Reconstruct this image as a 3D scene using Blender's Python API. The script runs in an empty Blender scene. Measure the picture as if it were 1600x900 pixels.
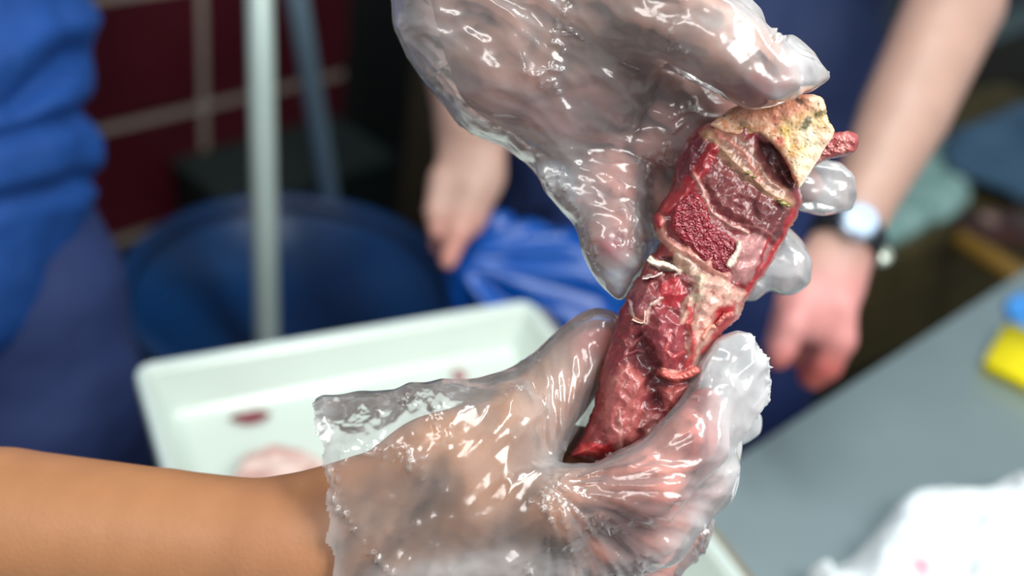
import bpy, math, random
import numpy as np
random.seed(7); RNG = np.random.RandomState(11)
SC = bpy.context.scene
COL = SC.collection

# ------------------------------------------------------------------ camera
PITCH, ROLL = math.radians(34.6), math.radians(-10.6)
CAM = np.array([0.0, 0.0, 1.55])
FWD = np.array([0, math.cos(PITCH), -math.sin(PITCH)])
_r0 = np.array([1.0, 0, 0]); _u0 = np.cross(_r0, FWD)
RIGHT = _r0*math.cos(ROLL) - _u0*math.sin(ROLL)
UP = _r0*math.sin(ROLL) + _u0*math.cos(ROLL)
cd = bpy.data.cameras.new('camera'); cam = bpy.data.objects.new('camera', cd); COL.objects.link(cam)
from mathutils import Matrix, Vector
M = Matrix(((RIGHT[0], UP[0], -FWD[0], CAM[0]), (RIGHT[1], UP[1], -FWD[1], CAM[1]), (RIGHT[2], UP[2], -FWD[2], CAM[2]), (0, 0, 0, 1)))
cam.matrix_world = M
cd.lens = 36; cd.sensor_width = 36; cd.clip_start = 0.02
cd.dof.use_dof = True; cd.dof.focus_distance = 0.462; cd.dof.aperture_fstop = 3.0
SC.camera = cam
# ------------------------------------------------------------------ light
w = bpy.data.worlds.new('world'); SC.world = w; w.use_nodes = True
w.node_tree.nodes['Background'].inputs[0].default_value = (0.80, 0.92, 1.0, 1)
w.node_tree.nodes['Background'].inputs[1].default_value = 0.36
def area(name, loc, tgt, size, power, color):
    l = bpy.data.lights.new(name, 'AREA'); l.shape = 'RECTANGLE'; l.size, l.size_y = size
    l.energy = power; l.color = color
    o = bpy.data.objects.new(name, l); COL.objects.link(o); o.location = loc
    o.rotation_euler = (Vector(tgt)-Vector(loc)).to_track_quat('-Z', 'Y').to_euler(); return o
area('ceiling_tube_light', (0.35, 0.75, 2.65), (0.25, 0.7, 0.8), (1.3, 0.25), 22, (0.93, 1.0, 0.98))
area('ceiling_tube_light', (-0.6, -0.35, 2.6), (0.0, 0.5, 0.9), (1.2, 0.3), 14, (1.0, 0.97, 0.93))
area('ceiling_tube_light', (0.9, 0.05, 2.2), (0.1, 0.5, 1.2), (0.7, 0.6), 19, (1.0, 0.98, 0.95))
SC.view_settings.view_transform = 'Standard'; SC.view_settings.look = 'None'
SC.view_settings.gamma = 1.0; SC.view_settings.use_curve_mapping = False
SC.view_settings.exposure = 0.0
SC.cycles.transparent_max_bounces = 24
SC.cycles.max_bounces = 8
SC.cycles.caustics_reflective = False; SC.cycles.caustics_refractive = False

# ------------------------------------------------------------------ helpers
def P(x, y, d):
    """point of the room seen at (x, y) in the photo, d metres in front of the lens"""
    x = np.asarray(x, float); y = np.asarray(y, float); d = np.asarray(d, float)
    return CAM + d[..., None]*(FWD + RIGHT*((x-800)/1600)[..., None] + UP*((450-y)/1600)[..., None])
def PZ(x, y, z):
    v = FWD + RIGHT*(x-800)/1600 + UP*(450-y)/1600
    return CAM + v*(z-CAM[2])/v[2]
def lin(c):
    c = np.asarray(c, float)/255.0
    return np.where(c <= 0.04045, c/12.92, ((c+0.055)/1.055)**2.4)
def rgba(c): return tuple(lin(c)) + (1.0,)
def sstep(a, b, x):
    t = np.clip((x-a)/(b-a), 0, 1); return t*t*(3-2*t)
_perm = RNG.permutation(256); _perm = np.concatenate([_perm, _perm, _perm])
_g = RNG.normal(size=(256, 3)); _g /= np.linalg.norm(_g, axis=1)[:, None]
def perlin(p):
    p = np.asarray(p, float); i = np.floor(p).astype(int); f = p-i; i &= 255
    u = f*f*f*(f*(f*6-15)+10); out = 0
    for dx in (0, 1):
        wx = u[..., 0] if dx else 1-u[..., 0]
        for dy in (0, 1):
            wy = u[..., 1] if dy else 1-u[..., 1]
            for dz in (0, 1):
                wz = u[..., 2] if dz else 1-u[..., 2]
                h = _perm[_perm[_perm[(i[..., 0]+dx) & 255]+((i[..., 1]+dy) & 255)]+((i[..., 2]+dz) & 255)]
                g = _g[h]
                out = out + wx*wy*wz*((f[..., 0]-dx)*g[..., 0]+(f[..., 1]-dy)*g[..., 1]+(f[..., 2]-dz)*g[..., 2])
    return out*1.6
def fbm(p, n=3):
    a, s = 0, 1.0
    for k in range(n): a = a + s*perlin(np.asarray(p)*2**k + 17.3*k); s *= 0.5
    return a

def worley(p):
    """squared distance to the nearest scattered point: smooth cells that meet in sharp ridges"""
    p = np.asarray(p, float); i = np.floor(p).astype(int); best = np.full(p.shape[:-1], 9.0)
    for dx in (-1, 0, 1):
        for dy in (-1, 0, 1):
            for dz in (-1, 0, 1):
                c = i+np.array([dx, dy, dz]); hsh = _perm[_perm[_perm[c[..., 0] & 255]+(c[..., 1] & 255)]+(c[..., 2] & 255)]
                q = c+0.5+0.46*_g[hsh]-p; best = np.minimum(best, (q*q).sum(-1))
    return best
def poly_sd(x, y, poly):
    """signed distance (negative inside) of points to a polygon"""
    poly = np.asarray(poly, float); n = len(poly); shp = x.shape
    x = x.ravel(); y = y.ravel(); best = np.full(x.shape, 1e18); ins = np.zeros(x.shape, bool)
    for k in range(n):
        ax, ay = poly[k]; bx, by = poly[(k+1) % n]; ex, ey = bx-ax, by-ay
        t = np.clip(((x-ax)*ex+(y-ay)*ey)/(ex*ex+ey*ey+1e-12), 0, 1)
        best = np.minimum(best, (x-ax-t*ex)**2+(y-ay-t*ey)**2)
        if ey != 0:
            c = ((ay > y) != (by > y)) & (x < ex*(y-ay)/ey+ax); ins ^= c
    d = np.sqrt(best); return np.where(ins, -d, d).reshape(shp)
def line_sd(x, y, pts):
    pts = np.asarray(pts, float); best = np.full(x.shape, 1e18)
    for k in range(len(pts)-1):
        ax, ay = pts[k]; bx, by = pts[k+1]; ex, ey = bx-ax, by-ay
        t = np.clip(((x-ax)*ex+(y-ay)*ey)/(ex*ex+ey*ey+1e-12), 0, 1)
        best = np.minimum(best, (x-ax-t*ex)**2+(y-ay-t*ey)**2)
    return np.sqrt(best)
def curve(pts, n=6):
    """smooth closed outline through points (Catmull-Rom)"""
    p = np.asarray(pts, float); out = []
    for k in range(len(p)):
        a, b, c, d = p[k-1], p[k], p[(k+1) % len(p)], p[(k+2) % len(p)]
        for t in np.arange(n)/n:
            out.append(0.5*((2*b)+(-a+c)*t+(2*a-5*b+4*c-d)*t*t+(-a+3*b-3*c+d)*t**3))
    return np.array(out)

def link(name, verts, faces, m=None, parent=None, smooth=True, center=True, attrs=None):
    verts = np.asarray(verts, float)
    c = verts.mean(axis=0) if center and parent is None else np.zeros(3)
    if parent is None and center: c[2] = verts[:, 2].min()
    me = bpy.data.meshes.new(name)
    if isinstance(faces, np.ndarray):
        nf, k = faces.shape
        me.vertices.add(len(verts)); me.vertices.foreach_set('co', (verts-c).ravel())
        me.loops.add(nf*k); me.loops.foreach_set('vertex_index', faces.ravel().astype(np.int32))
        me.polygons.add(nf); me.polygons.foreach_set('loop_start', np.arange(0, nf*k, k, dtype=np.int32))
        me.update(calc_edges=True); me.validate()
    else:
        me.from_pydata([tuple(v) for v in verts-c], [], faces); me.update()
    if smooth: me.polygons.foreach_set('use_smooth', [True]*len(me.polygons))
    if attrs:
        for k, v in attrs.items():
            if v.ndim == 2:
                a = me.attributes.new(k, 'FLOAT_COLOR', 'POINT'); a.data.foreach_set('color', np.c_[v, np.ones(len(v))].ravel())
            else:
                a = me.attributes.new(k, 'FLOAT', 'POINT'); a.data.foreach_set('value', v)
    if m: me.materials.append(m)
    o = bpy.data.objects.new(name, me); COL.objects.link(o)
    if parent is not None:
        o.parent = parent; o.matrix_parent_inverse = Matrix.Translation(-Vector(parent.location)) if parent.parent is None else Matrix()
    else: o.location = c
    return o
def empty(name, loc):
    o = bpy.data.objects.new(name, None); o.empty_display_size = 0.05; COL.objects.link(o); o.location = tuple(loc); return o
def tag(o, label, cat, group=None):
    o['label'] = label; o['category'] = cat
    if group: o['group'] = group
    return o
def struct(o): o['kind'] = 'structure'; return o

# ---- signed-distance bodies in metric camera-aligned axes (X right, Y up, D away)
def J(x, y, d): return np.array([(x-800)/1600*d, (450-y)/1600*d, d])
class Body:
    def __init__(s, lo, hi, h):
        s.h = h; s.lo = np.array(lo, float); n = np.ceil((np.array(hi)-s.lo)/h).astype(int)+1
        s.ax = [s.lo[k]+h*np.arange(n[k]) for k in range(3)]; s.D = np.full(n, 0.5)
    def _box(s, lo, hi):
        sl = []
        for k in range(3):
            a = int(np.clip(np.floor((lo[k]-s.lo[k])/s.h), 0, len(s.ax[k])-1)); b = int(np.clip(np.ceil((hi[k]-s.lo[k])/s.h)+1, a+1, len(s.ax[k])))
            sl.append(slice(a, b))
        g = np.meshgrid(s.ax[0][sl[0]], s.ax[1][sl[1]], s.ax[2][sl[2]], indexing='ij')
        return tuple(sl), g
    def _mix(s, sl, d, k):
        o = s.D[sl]
        h = np.maximum(k-np.abs(o-d), 0)/k
        s.D[sl] = np.minimum(o, d)-h*h*k*0.25
    def cone(s, a, b, ra, rb, k=0.006, flat=None):
        r = max(ra, rb)+k*2+2*s.h; sl, (X, Y, Z) = s._box(np.minimum(a, b)-r, np.maximum(a, b)+r)
        e = b-a; t = np.clip(((X-a[0])*e[0]+(Y-a[1])*e[1]+(Z-a[2])*e[2])/(e@e+1e-12), 0, 1)
        dx, dy, dz = X-a[0]-t*e[0], Y-a[1]-t*e[1], Z-a[2]-t*e[2]
        if flat: dz = dz/flat
        s._mix(sl, np.sqrt(dx*dx+dy*dy+dz*dz)-(ra+(rb-ra)*t), k); return s
    def chain(s, pts, k=0.006, flat=None):
        """pts: (x, y, depth, radius in photo pixels)"""
        for p, q in zip(pts[:-1], pts[1:]):
            s.cone(J(*p[:3]), J(*q[:3]), p[3]*p[2]/1600, q[3]*q[2]/1600, k, flat)
        return s
    def slab(s, poly, d, th, k=0.006, rnd=0.004, tilt=(0, 0), c=None, blunt=0.0, jag=4.5):
        """flattened sleeve of film: outline poly (photo px), centre depth d, half thickness th"""
        poly = np.asarray(poly, float); c = poly.mean(axis=0) if c is None else c
        if jag:      # film breaks into short straight edges
            rs = np.random.RandomState(int(abs(poly).sum()) % 9999); out = []
            for a_, b_ in zip(poly, np.roll(poly, -1, axis=0)):
                n_ = max(1, int(np.hypot(*(b_-a_))/24)); out += [a_+(b_-a_)*(k_+(rs.rand()-0.5)*0.5*(k_ > 0))/n_+rs.uniform(-jag, jag, 2)*(0.5 if k_ == 0 else 1) for k_ in range(n_)]
            poly = np.array(out)
        lo = np.array([(poly[:, 0].min()-800)/1600*(d+th)*1.02, (450-poly[:, 1].max())/1600*(d+th), d-th]); hi = np.array([(poly[:, 0].max()-800)/1600*(d+th), (450-poly[:, 1].min())/1600*(d+th), d+th])
        m = 0.03+k; sl, (X, Y, Z) = s._box(np.minimum(lo, hi)-m, np.maximum(lo, hi)+m)
        px = X/Z*1600+800; py = 450-Y/Z*1600
        # coarse 2-D evaluation
        sd = poly_sd(px, py, poly)*d/1600
        zc = d+(px-c[0])/1600*tilt[0]+(py-c[1])/1600*tilt[1]
        inner = np.clip(-sd/max(th, 0.004), 0, 1)
        tt = th*np.sqrt(np.clip(1-(1-inner)**2, 0, 1))*(1-blunt)+np.maximum(th*blunt, 0.0034)
        rnd = min(rnd, 0.002) if blunt == 0 else rnd; qx = sd+rnd; qz = np.abs(Z-zc)-tt+rnd
        dd = np.sqrt(np.maximum(qx, 0)**2+np.maximum(qz, 0)**2)+np.minimum(np.maximum(qx, qz), 0)-rnd
        s._mix(sl, dd, k); return s
    def mesh(s, smooth=2):
        D = s.D; S = D < 0; n = D.shape
        c8 = [S[i:n[0]-1+i, j:n[1]-1+j, k:n[2]-1+k] for i in (0, 1) for j in (0, 1) for k in (0, 1)]
        act = c8[0].copy(); al = c8[0].copy()
        for c in c8[1:]: act |= c; al &= c
        act &= ~al
        I = np.argwhere(act); idx = -np.ones(act.shape, int); idx[tuple(I.T)] = np.arange(len(I))
        acc = np.zeros((len(I), 3)); cnt = np.zeros(len(I))
        cor = [(i, j, k) for i in (0, 1) for j in (0, 1) for k in (0, 1)]
        for a in cor:
            for ax in range(3):
                if a[ax]: continue
                b = list(a); b[ax] = 1
                va = D[I[:, 0]+a[0], I[:, 1]+a[1], I[:, 2]+a[2]]; vb = D[I[:, 0]+b[0], I[:, 1]+b[1], I[:, 2]+b[2]]
                m = (va < 0) != (vb < 0); t = np.where(m, va/np.where(m, va-vb, 1), 0)
                pt = np.tile(np.array(a, float), (len(I), 1)); pt[:, ax] += t
                acc[m] += pt[m]; cnt[m] += 1
        V = s.lo+(I+acc/cnt[:, None])*s.h
        F = []
        for ax in range(3):
            sh = [slice(None)]*3; sh2 = [slice(None)]*3; sh[ax] = slice(0, -1); sh2[ax] = slice(1, None)
            x = S[tuple(sh)] != S[tuple(sh2)]; E = np.argwhere(x)
            o1, o2 = [k for k in range(3) if k != ax]
            E = E[(E[:, o1] > 0) & (E[:, o2] > 0) & (E[:, o1] < n[o1]-1) & (E[:, o2] < n[o2]-1)]
            fl = S[tuple(sh)][tuple(E.T)]
            q = []
            for d1, d2 in ((1, 1), (0, 1), (0, 0), (1, 0)):
                c = E.copy(); c[:, o1] -= d1; c[:, o2] -= d2; q.append(idx[tuple(c.T)])
            q = np.stack(q, 1)
            if ax == 1: fl = ~fl
            q[fl] = q[fl][:, ::-1]
            F.append(q)
        F = np.concatenate(F); F = F[(F >= 0).all(1)]
        for _ in range(smooth): V = relax(V, F, 0.5)
        return V, F
def relax(V, F, a):
    s = np.zeros_like(V); c = np.zeros(len(V))
    for i in range(4):
        for j in ((i+1) % 4, (i+3) % 4):
            for k in range(3): s[:, k] += np.bincount(F[:, i], V[F[:, j], k], len(V))
            c += np.bincount(F[:, i], minlength=len(V))
    return V*(1-a)+a*s/np.maximum(c, 1)[:, None]
def normals(V, F):
    n = np.cross(V[F[:, 2]]-V[F[:, 0]], V[F[:, 3]]-V[F[:, 1]]); N = np.zeros_like(V)
    for i in range(4):
        for k in range(3): N[:, k] += np.bincount(F[:, i], n[:, k], len(V))
    return N/np.maximum(np.linalg.norm(N, axis=1), 1e-12)[:, None]
def to_world(V): return CAM + V[:, :1]*RIGHT + V[:, 1:2]*UP + V[:, 2:3]*FWD
def px_of(V): return V[:, 0]/V[:, 2]*1600+800, 450-V[:, 1]/V[:, 2]*1600
def outward(V, F):
    """faces wound so that the world-space volume is positive"""
    W = to_world(V); a, b, c, d = (W[F[:, i]] for i in range(4)); m = W.mean(axis=0)
    vol = np.einsum('ij,ij->i', a-m, np.cross(b-m, c-m)).sum()+np.einsum('ij,ij->i', a-m, np.cross(c-m, d-m)).sum()
    return F[:, ::-1].copy() if vol < 0 else F
def wdist(V, pts):
    """distance of vertices to a photo-space polyline, in photo px"""
    x, y = px_of(V); return line_sd(x, y, pts)

# ------------------------------------------------------------------ materials
def mat(name, color, rough=0.5, metal=0, spec=0.5, var=0.12, vscale=8, bump=0, bscale=60, sss=0, attr=None, coat=0, bdist=0.002):
    m = bpy.data.materials.new(name); m.use_nodes = True; nt = m.node_tree; N, L = nt.nodes, nt.links
    b = N['Principled BSDF']; b.inputs['Roughness'].default_value = rough; b.inputs['Metallic'].default_value = metal
    b.inputs['Specular IOR Level'].default_value = spec; b.inputs['Coat Weight'].default_value = coat; b.inputs['Coat Roughness'].default_value = 0.15
    tc = N.new('ShaderNodeTexCoord'); no = N.new('ShaderNodeTexNoise'); no.inputs['Scale'].default_value = vscale; no.inputs['Detail'].default_value = 4
    L.new(tc.outputs['Object'], no.inputs['Vector'])
    mx = N.new('ShaderNodeMix'); mx.data_type = 'RGBA'; mx.blend_type = 'MULTIPLY'; mx.inputs[0].default_value = 1
    mr = N.new('ShaderNodeMapRange'); mr.inputs['From Min'].default_value = 0.3; mr.inputs['From Max'].default_value = 0.7
    mr.inputs['To Min'].default_value = 1-var; mr.inputs['To Max'].default_value = 1+var
    L.new(no.outputs['Fac'], mr.inputs['Value']); L.new(mr.outputs[0], mx.inputs[7])
    if attr:
        a = N.new('ShaderNodeAttribute'); a.attribute_name = attr; L.new(a.outputs['Color'], mx.inputs[6])
    else: mx.inputs[6].default_value = rgba(color)
    L.new(mx.outputs[2], b.inputs['Base Color'])
    if sss:
        b.inputs['Subsurface Weight'].default_value = sss; b.inputs['Subsurface Radius'].default_value = (1.0, 0.35, 0.2); b.inputs['Subsurface Scale'].default_value = 0.004
    if bump:
        n2 = N.new('ShaderNodeTexNoise'); n2.inputs['Scale'].default_value = bscale; n2.inputs['Detail'].default_value = 5; L.new(tc.outputs['Object'], n2.inputs['Vector'])
        bp = N.new('ShaderNodeBump'); bp.inputs['Strength'].default_value = bump; bp.inputs['Distance'].default_value = bdist
        L.new(n2.outputs['Fac'], bp.inputs['Height']); L.new(bp.outputs['Normal'], b.inputs['Normal'])
    return m
def film_mat():
    """clear polythene: each layer lets most light through, scatters a little, shines"""
    m = bpy.data.materials.new('clear_polythene'); m.use_nodes = True; nt = m.node_tree; N, L = nt.nodes, nt.links
    N.remove(N['Principled BSDF']); out = N['Material Output']
    at = N.new('ShaderNodeAttribute'); at.attribute_name = 'haze'
    tr = N.new('ShaderNodeBsdfTransparent'); tr.inputs[0].default_value = (0.985, 0.985, 0.985, 1)
    df = N.new('ShaderNodeBsdfDiffuse'); df.inputs[0].default_value = (0.94, 0.955, 0.97, 1)
    tl = N.new('ShaderNodeBsdfTranslucent'); tl.inputs[0].default_value = (0.94, 0.955, 0.97, 1)
    gl = N.new('ShaderNodeBsdfGlossy'); gl.inputs['Roughness'].default_value = 0.17; gl.inputs[0].default_value = (1, 1, 1, 1)
    mixd = N.new('ShaderNodeMixShader'); mixd.inputs[0].default_value = 0.45; L.new(df.outputs[0], mixd.inputs[1]); L.new(tl.outputs[0], mixd.inputs[2])
    tc = N.new('ShaderNodeTexCoord'); n1 = N.new('ShaderNodeTexNoise'); n1.inputs['Scale'].default_value = 70; n1.inputs['Detail'].default_value = 3
    L.new(tc.outputs['Object'], n1.inputs['Vector'])
    vo = N.new('ShaderNodeTexVoronoi'); vo.feature = 'F1'; vo.inputs['Scale'].default_value = 120
    wv = N.new('ShaderNodeMix'); wv.data_type = 'RGBA'; wv.inputs[0].default_value = 0.004; L.new(tc.outputs['Object'], wv.inputs[6]); L.new(n1.outputs['Color'], wv.inputs[7])
    L.new(wv.outputs[2], vo.inputs['Vector'])
    bp = N.new('ShaderNodeBump'); bp.inputs['Strength'].default_value = 0.22; bp.inputs['Distance'].default_value = 0.0008; L.new(vo.outputs['Distance'], bp.inputs['Height'])
    bp2 = N.new('ShaderNodeBump'); bp2.inputs['Strength'].default_value = 0.25; bp2.inputs['Distance'].default_value = 0.002; L.new(n1.outputs['Fac'], bp2.inputs['Height']); L.new(bp.outputs[0], bp2.inputs['Normal'])
    for s_ in (df, tl, gl): L.new(bp2.outputs[0], s_.inputs['Normal'])
    lw = N.new('ShaderNodeLayerWeight'); lw.inputs[0].default_value = 0.30
    # haze grows at grazing angles where the film is crossed obliquely
    mu = N.new('ShaderNodeMath'); mu.operation = 'MULTIPLY_ADD'; L.new(lw.outputs['Facing'], mu.inputs[0]); mu.inputs[1].default_value = 0.42; L.new(at.outputs['Fac'], mu.inputs[2])
    cl = N.new('ShaderNodeClamp'); L.new(mu.outputs[0], cl.inputs[0])
    m1 = N.new('ShaderNodeMixShader'); L.new(cl.outputs[0], m1.inputs[0]); L.new(tr.outputs[0], m1.inputs[1]); L.new(mixd.outputs[0], m1.inputs[2])
    fr = N.new('ShaderNodeFresnel'); fr.inputs[0].default_value = 1.5; L.new(bp2.outputs[0], fr.inputs['Normal'])
    fm = N.new('ShaderNodeMath'); fm.operation = 'MULTIPLY_ADD'; fm.inputs[1].default_value = 1.15; fm.inputs[2].default_value = 0.01; L.new(fr.outputs[0], fm.inputs[0])
    m2 = N.new('ShaderNodeMixShader'); L.new(fm.outputs[0], m2.inputs[0]); L.new(m1.outputs[0], m2.inputs[1]); L.new(gl.outputs[0], m2.inputs[2])
    L.new(m2.outputs[0], out.inputs[0]); return m
FILM = film_mat()
SKIN = mat('skin', (0, 0, 0), 0.48, var=0.07, vscale=35, bump=0.25, bscale=420, sss=0.12, attr='tone', bdist=0.0006)
MEAT = mat('raw_meat', (0, 0, 0), 0.34, var=0.07, vscale=200, bump=0.07, bscale=700, sss=0.02, attr='tone', coat=0.22, bdist=0.0005)
SPONGY = mat('marrow', (0, 0, 0), 0.28, var=0.45, vscale=650, bump=1.0, bscale=700, attr='tone', coat=0.5, bdist=0.0015)
STEEL = mat('brushed_steel', (150, 168, 172), 0.38, metal=0.55, var=0.08, vscale=5)
ENAMEL = mat('white_enamel', (202, 213, 204), 0.22, var=0.04, vscale=6, coat=0.4)

# ------------------------------------------------------------------ setting
WD = np.array([0.622, 0.783, 0.0]); WN = np.array([0.783, -0.622, 0.0]); W0 = np.array([-1.03, 2.085, 0.0])
def quadbox(name, o, a, b, c, m, parent=None, bev=0.0, smooth=False, taper=1):
    """box from corner o along vectors a, b, c; edges bevelled"""
    o, a, b, c = map(lambda q: np.array(q, float), (o, a, b, c))
    import bmesh
    bm = bmesh.new(); vs = [bm.verts.new(o+a*i+b*j+c*k) for i in (0, 1) for j in (0, 1) for k in (0, 1)]
    for f in ((0, 1, 3, 2), (4, 6, 7, 5), (0, 4, 5, 1), (2, 3, 7, 6), (0, 2, 6, 4), (1, 5, 7, 3)): bm.faces.new([vs[i] for i in f])
    bmesh.ops.recalc_face_normals(bm, faces=bm.faces)
    if bev: bmesh.ops.bevel(bm, geom=list(bm.edges), offset=bev, segments=2, affect='EDGES')
    V = [list(v.co) for v in bm.verts]; bm.verts.index_update(); Fc = [[v.index for v in f.verts] for f in bm.faces]; bm.free()
    return link(name, V, Fc, m, parent, smooth=smooth)
M_FLOOR = mat('dark_floor', (26, 28, 30), 0.5, var=0.3, vscale=4)
M_GROUT = mat('grout', (176, 160, 146), 0.8, var=0.1)
M_TILE = mat('burgundy_tile', (84, 24, 36), 0.35, var=0.18, vscale=6)
M_DARK = mat('dark_wall', (18, 20, 20), 0.7, var=0.2)
M_OLIVE = mat('olive_wood', (92, 80, 46), 0.6, var=0.25, vscale=12)
struct(quadbox('floor', (-2.5, -1.5, -0.06), (6.5, 0, 0), (0, 8.5, 0), (0, 0, 0.06), M_FLOOR))
wl = struct(quadbox('wall_back', W0-WD*1.2-WN*0.10, WD*1.93, WN*0.10, (0, 0, 2.7), M_GROUT))
TW, TH, G = 0.545, 0.315, 0.024
tw0 = 0.285   # a joint stands this far along the wall
for r in range(8):
    for c in range(-3, 1):
        s0 = tw0+c*TW+G/2; s1 = s0+TW-G
        s0 = max(s0, -1.2); s1 = min(s1, 0.73)
        if s1-s0 < 0.04: continue
        z0 = 0.02+r*TH+G/2
        quadbox('tile', W0+WD*s0+np.array([0, 0, z0])+WN*0.0, WD*(s1-s0), WN*0.008, (0, 0, TH-G), M_TILE, wl, bev=0.003)
wc = W0+WD*0.73
struct(quadbox('wall_right', wc-WN*0.1, (3.6, 3.3, 0), (-0.08, 0.08, 0), (0, 0, 2.7), M_DARK))
# dark post beside the doorway
pp = PZ(668, 420, 0.0)
struct(quadbox('trim_1', (-0.33, 2.28, 0), (0.14, 0.02, 0), (0, 0.1, 0), (0, 0, 2.6), mat('post_paint', (58, 48, 34), 0.7), bev=0.006))

# ------------------------------------------------------------------ dark crate by the wall
M_CR = mat('crate_green', (22, 34, 32), 0.6)
cr = empty('storage_crate', W0+WD*0.42+WN*0.05)
cb = W0+WD*0.19+WN*0.02
tag(cr, 'dark green plastic crate on the floor against the burgundy tiles behind the bin', 'crate')
quadbox('body', cb, WD*0.50, WN*0.26, (0, 0, 0.19), M_CR, cr, bev=0.006)
quadbox('rim', cb-WD*0.01-WN*0.01+np.array([0, 0, 0.19]), WD*0.52, WN*0.28, (0, 0, 0.025), mat('crate_rim', (44, 56, 54), 0.5), cr, bev=0.005)

# ------------------------------------------------------------------ lathe / tube helpers
def lathe(name, prof, c, n, m, parent=None):
    V, F = [], []
    for r, z in prof:
        for k in range(n):
            a = 2*math.pi*k/n; V.append((c[0]+r*math.cos(a), c[1]+r*math.sin(a), c[2]+z))
    for i in range(len(prof)-1):
        for k in range(n):
            k2 = (k+1) % n; F.append((i*n+k, i*n+k2, (i+1)*n+k2, (i+1)*n+k))
    F.append(tuple(range(n))[::-1]); F.append(tuple((len(prof)-1)*n+k for k in range(n)))
    return link(name, V, F, m, parent)
def tube(name, pts, rad, m, parent=None, n=16):
    pts = [np.array(p, float) for p in pts]; rad = rad if hasattr(rad, '__len__') else [rad]*len(pts); V, F = [], []
    for i, p in enumerate(pts):
        t = pts[min(i+1, len(pts)-1)]-pts[max(i-1, 0)]; t /= np.linalg.norm(t)
        u = np.cross(t, (0.3, 1, 0.1)); u /= np.linalg.norm(u); v = np.cross(t, u)
        for k in range(n):
            a = 2*math.pi*k/n; V.append(p+rad[i]*(u*math.cos(a)+v*math.sin(a)))
    for i in range(len(pts)-1):
        for k in range(n):
            k2 = (k+1) % n; F.append((i*n+k, (i+1)*n+k, (i+1)*n+k2, i*n+k2))
    F.append(tuple(range(n))); F.append(tuple((len(pts)-1)*n+k for k in range(n))[::-1])
    return link(name, V, F, m, parent)

# ------------------------------------------------------------------ blue bin
BC = (-0.36, 1.375, 0.0)
bn = empty('waste_bin', BC); tag(bn, 'round dark blue plastic bin standing behind the white tray', 'bin')
M_BIN = mat('bin_blue', (3, 32, 68), 0.4, var=0.12)
lathe('shell', [(0.20, 0.0), (0.215, 0.01), (0.262, 0.52), (0.268, 0.53), (0.262, 0.536), (0.254, 0.525), (0.208, 0.02)], BC, 64, M_BIN, bn)
lathe('rim', [(0.262, 0.495), (0.276, 0.50), (0.281, 0.52), (0.278, 0.536), (0.268, 0.542), (0.258, 0.538), (0.256, 0.51)], BC, 64, mat('bin_rim', (14, 58, 108), 0.35), bn)
# two metal poles
M_POLE = mat('pale_metal_tube', (196, 214, 208), 0.35, metal=0.25, var=0.06)
p1 = P(415, 420, 1.50); p1t = P(402, -150, 1.50*0.9)
dirp = (p1t-p1)/np.linalg.norm(p1t-p1)
base1 = p1-dirp*((p1[2]-0.025)/dirp[2])
po = empty('pole', base1); tag(po, 'pale metal pole standing upright inside the blue bin', 'pole')
tube('tube', [base1, base1+dirp*1.9], 0.0185, M_POLE, po)
tube('end_cap', [base1+dirp*-0.004, base1+dirp*0.04], 0.021, mat('cap_grey', (90, 95, 95), 0.6), po)
p2 = P(517, 318, 1.95); p2t = P(455, -60, 1.66)
dirp = (p2t-p2)/np.linalg.norm(p2t-p2); base2 = p2-dirp*((p2[2]-0.0)/dirp[2])
po2 = empty('pole', base2); tag(po2, 'slanted bluish metal pole rising behind the blue bin', 'pole')
tube('tube', [base2, p2+dirp*1.3], 0.0185, mat('blue_grey_tube', (134, 160, 176), 0.35, metal=0.3), po2)
tube('end_cap', [base2, base2+dirp*0.04], 0.021, bpy.data.materials['cap_grey'], po2)

# ------------------------------------------------------------------ steel table
TA = PZ(1110, 740, 0.80); TB = PZ(1480, 500, 0.80); tt = (TB-TA)/np.linalg.norm(TB-TA); tn = np.array([-tt[1], tt[0], 0])
tb = empty('work_table', (TA+tt*0.3-tn*0.3)*np.array([1, 1, 0])); tag(tb, 'grey stainless steel work table at lower right under the white cloth', 'table')
t0 = TA-tt*0.55
quadbox('table_top', t0-np.array([0, 0, 0.035])-tn*0.75, tt*1.75, tn*0.75, (0, 0, 0.035), STEEL, tb, bev=0.004)
for a in (0.06, 1.65):
    for b in (0.06, 0.69):
        q = t0+tt*a-tn*b; tube('leg', [(q[0], q[1], 0.0), (q[0], q[1], 0.764)], 0.018, STEEL, tb, 12)
quadbox('lower_shelf', t0+tt*0.05-tn*0.70-np.array([0, 0, 0.55]), tt*1.62, tn*0.65, (0, 0, 0.02), STEEL, tb, bev=0.003)
# stand that shares the tray's weight, flush with the table edge
st = empty('side_stand', (TA-tt*0.25+tn*0.12)*np.array([1, 1, 0])); tag(st, 'small dark steel stand under the far side of the white tray', 'stand')
M_STD = mat('dark_steel', (60, 64, 66), 0.5, metal=0.4)
quadbox('stand_top', TA-tt*0.40+tn*0.006-np.array([0, 0, 0.02]), tt*0.30, tn*0.23, (0, 0, 0.02), M_STD, st, bev=0.003)
for a in (-0.38, -0.12):
    for b in (0.03, 0.21):
        q = TA+tt*a+tn*b; tube('leg', [(q[0], q[1], 0.0), (q[0], q[1], 0.782)], 0.012, M_STD, st, 12)

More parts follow.
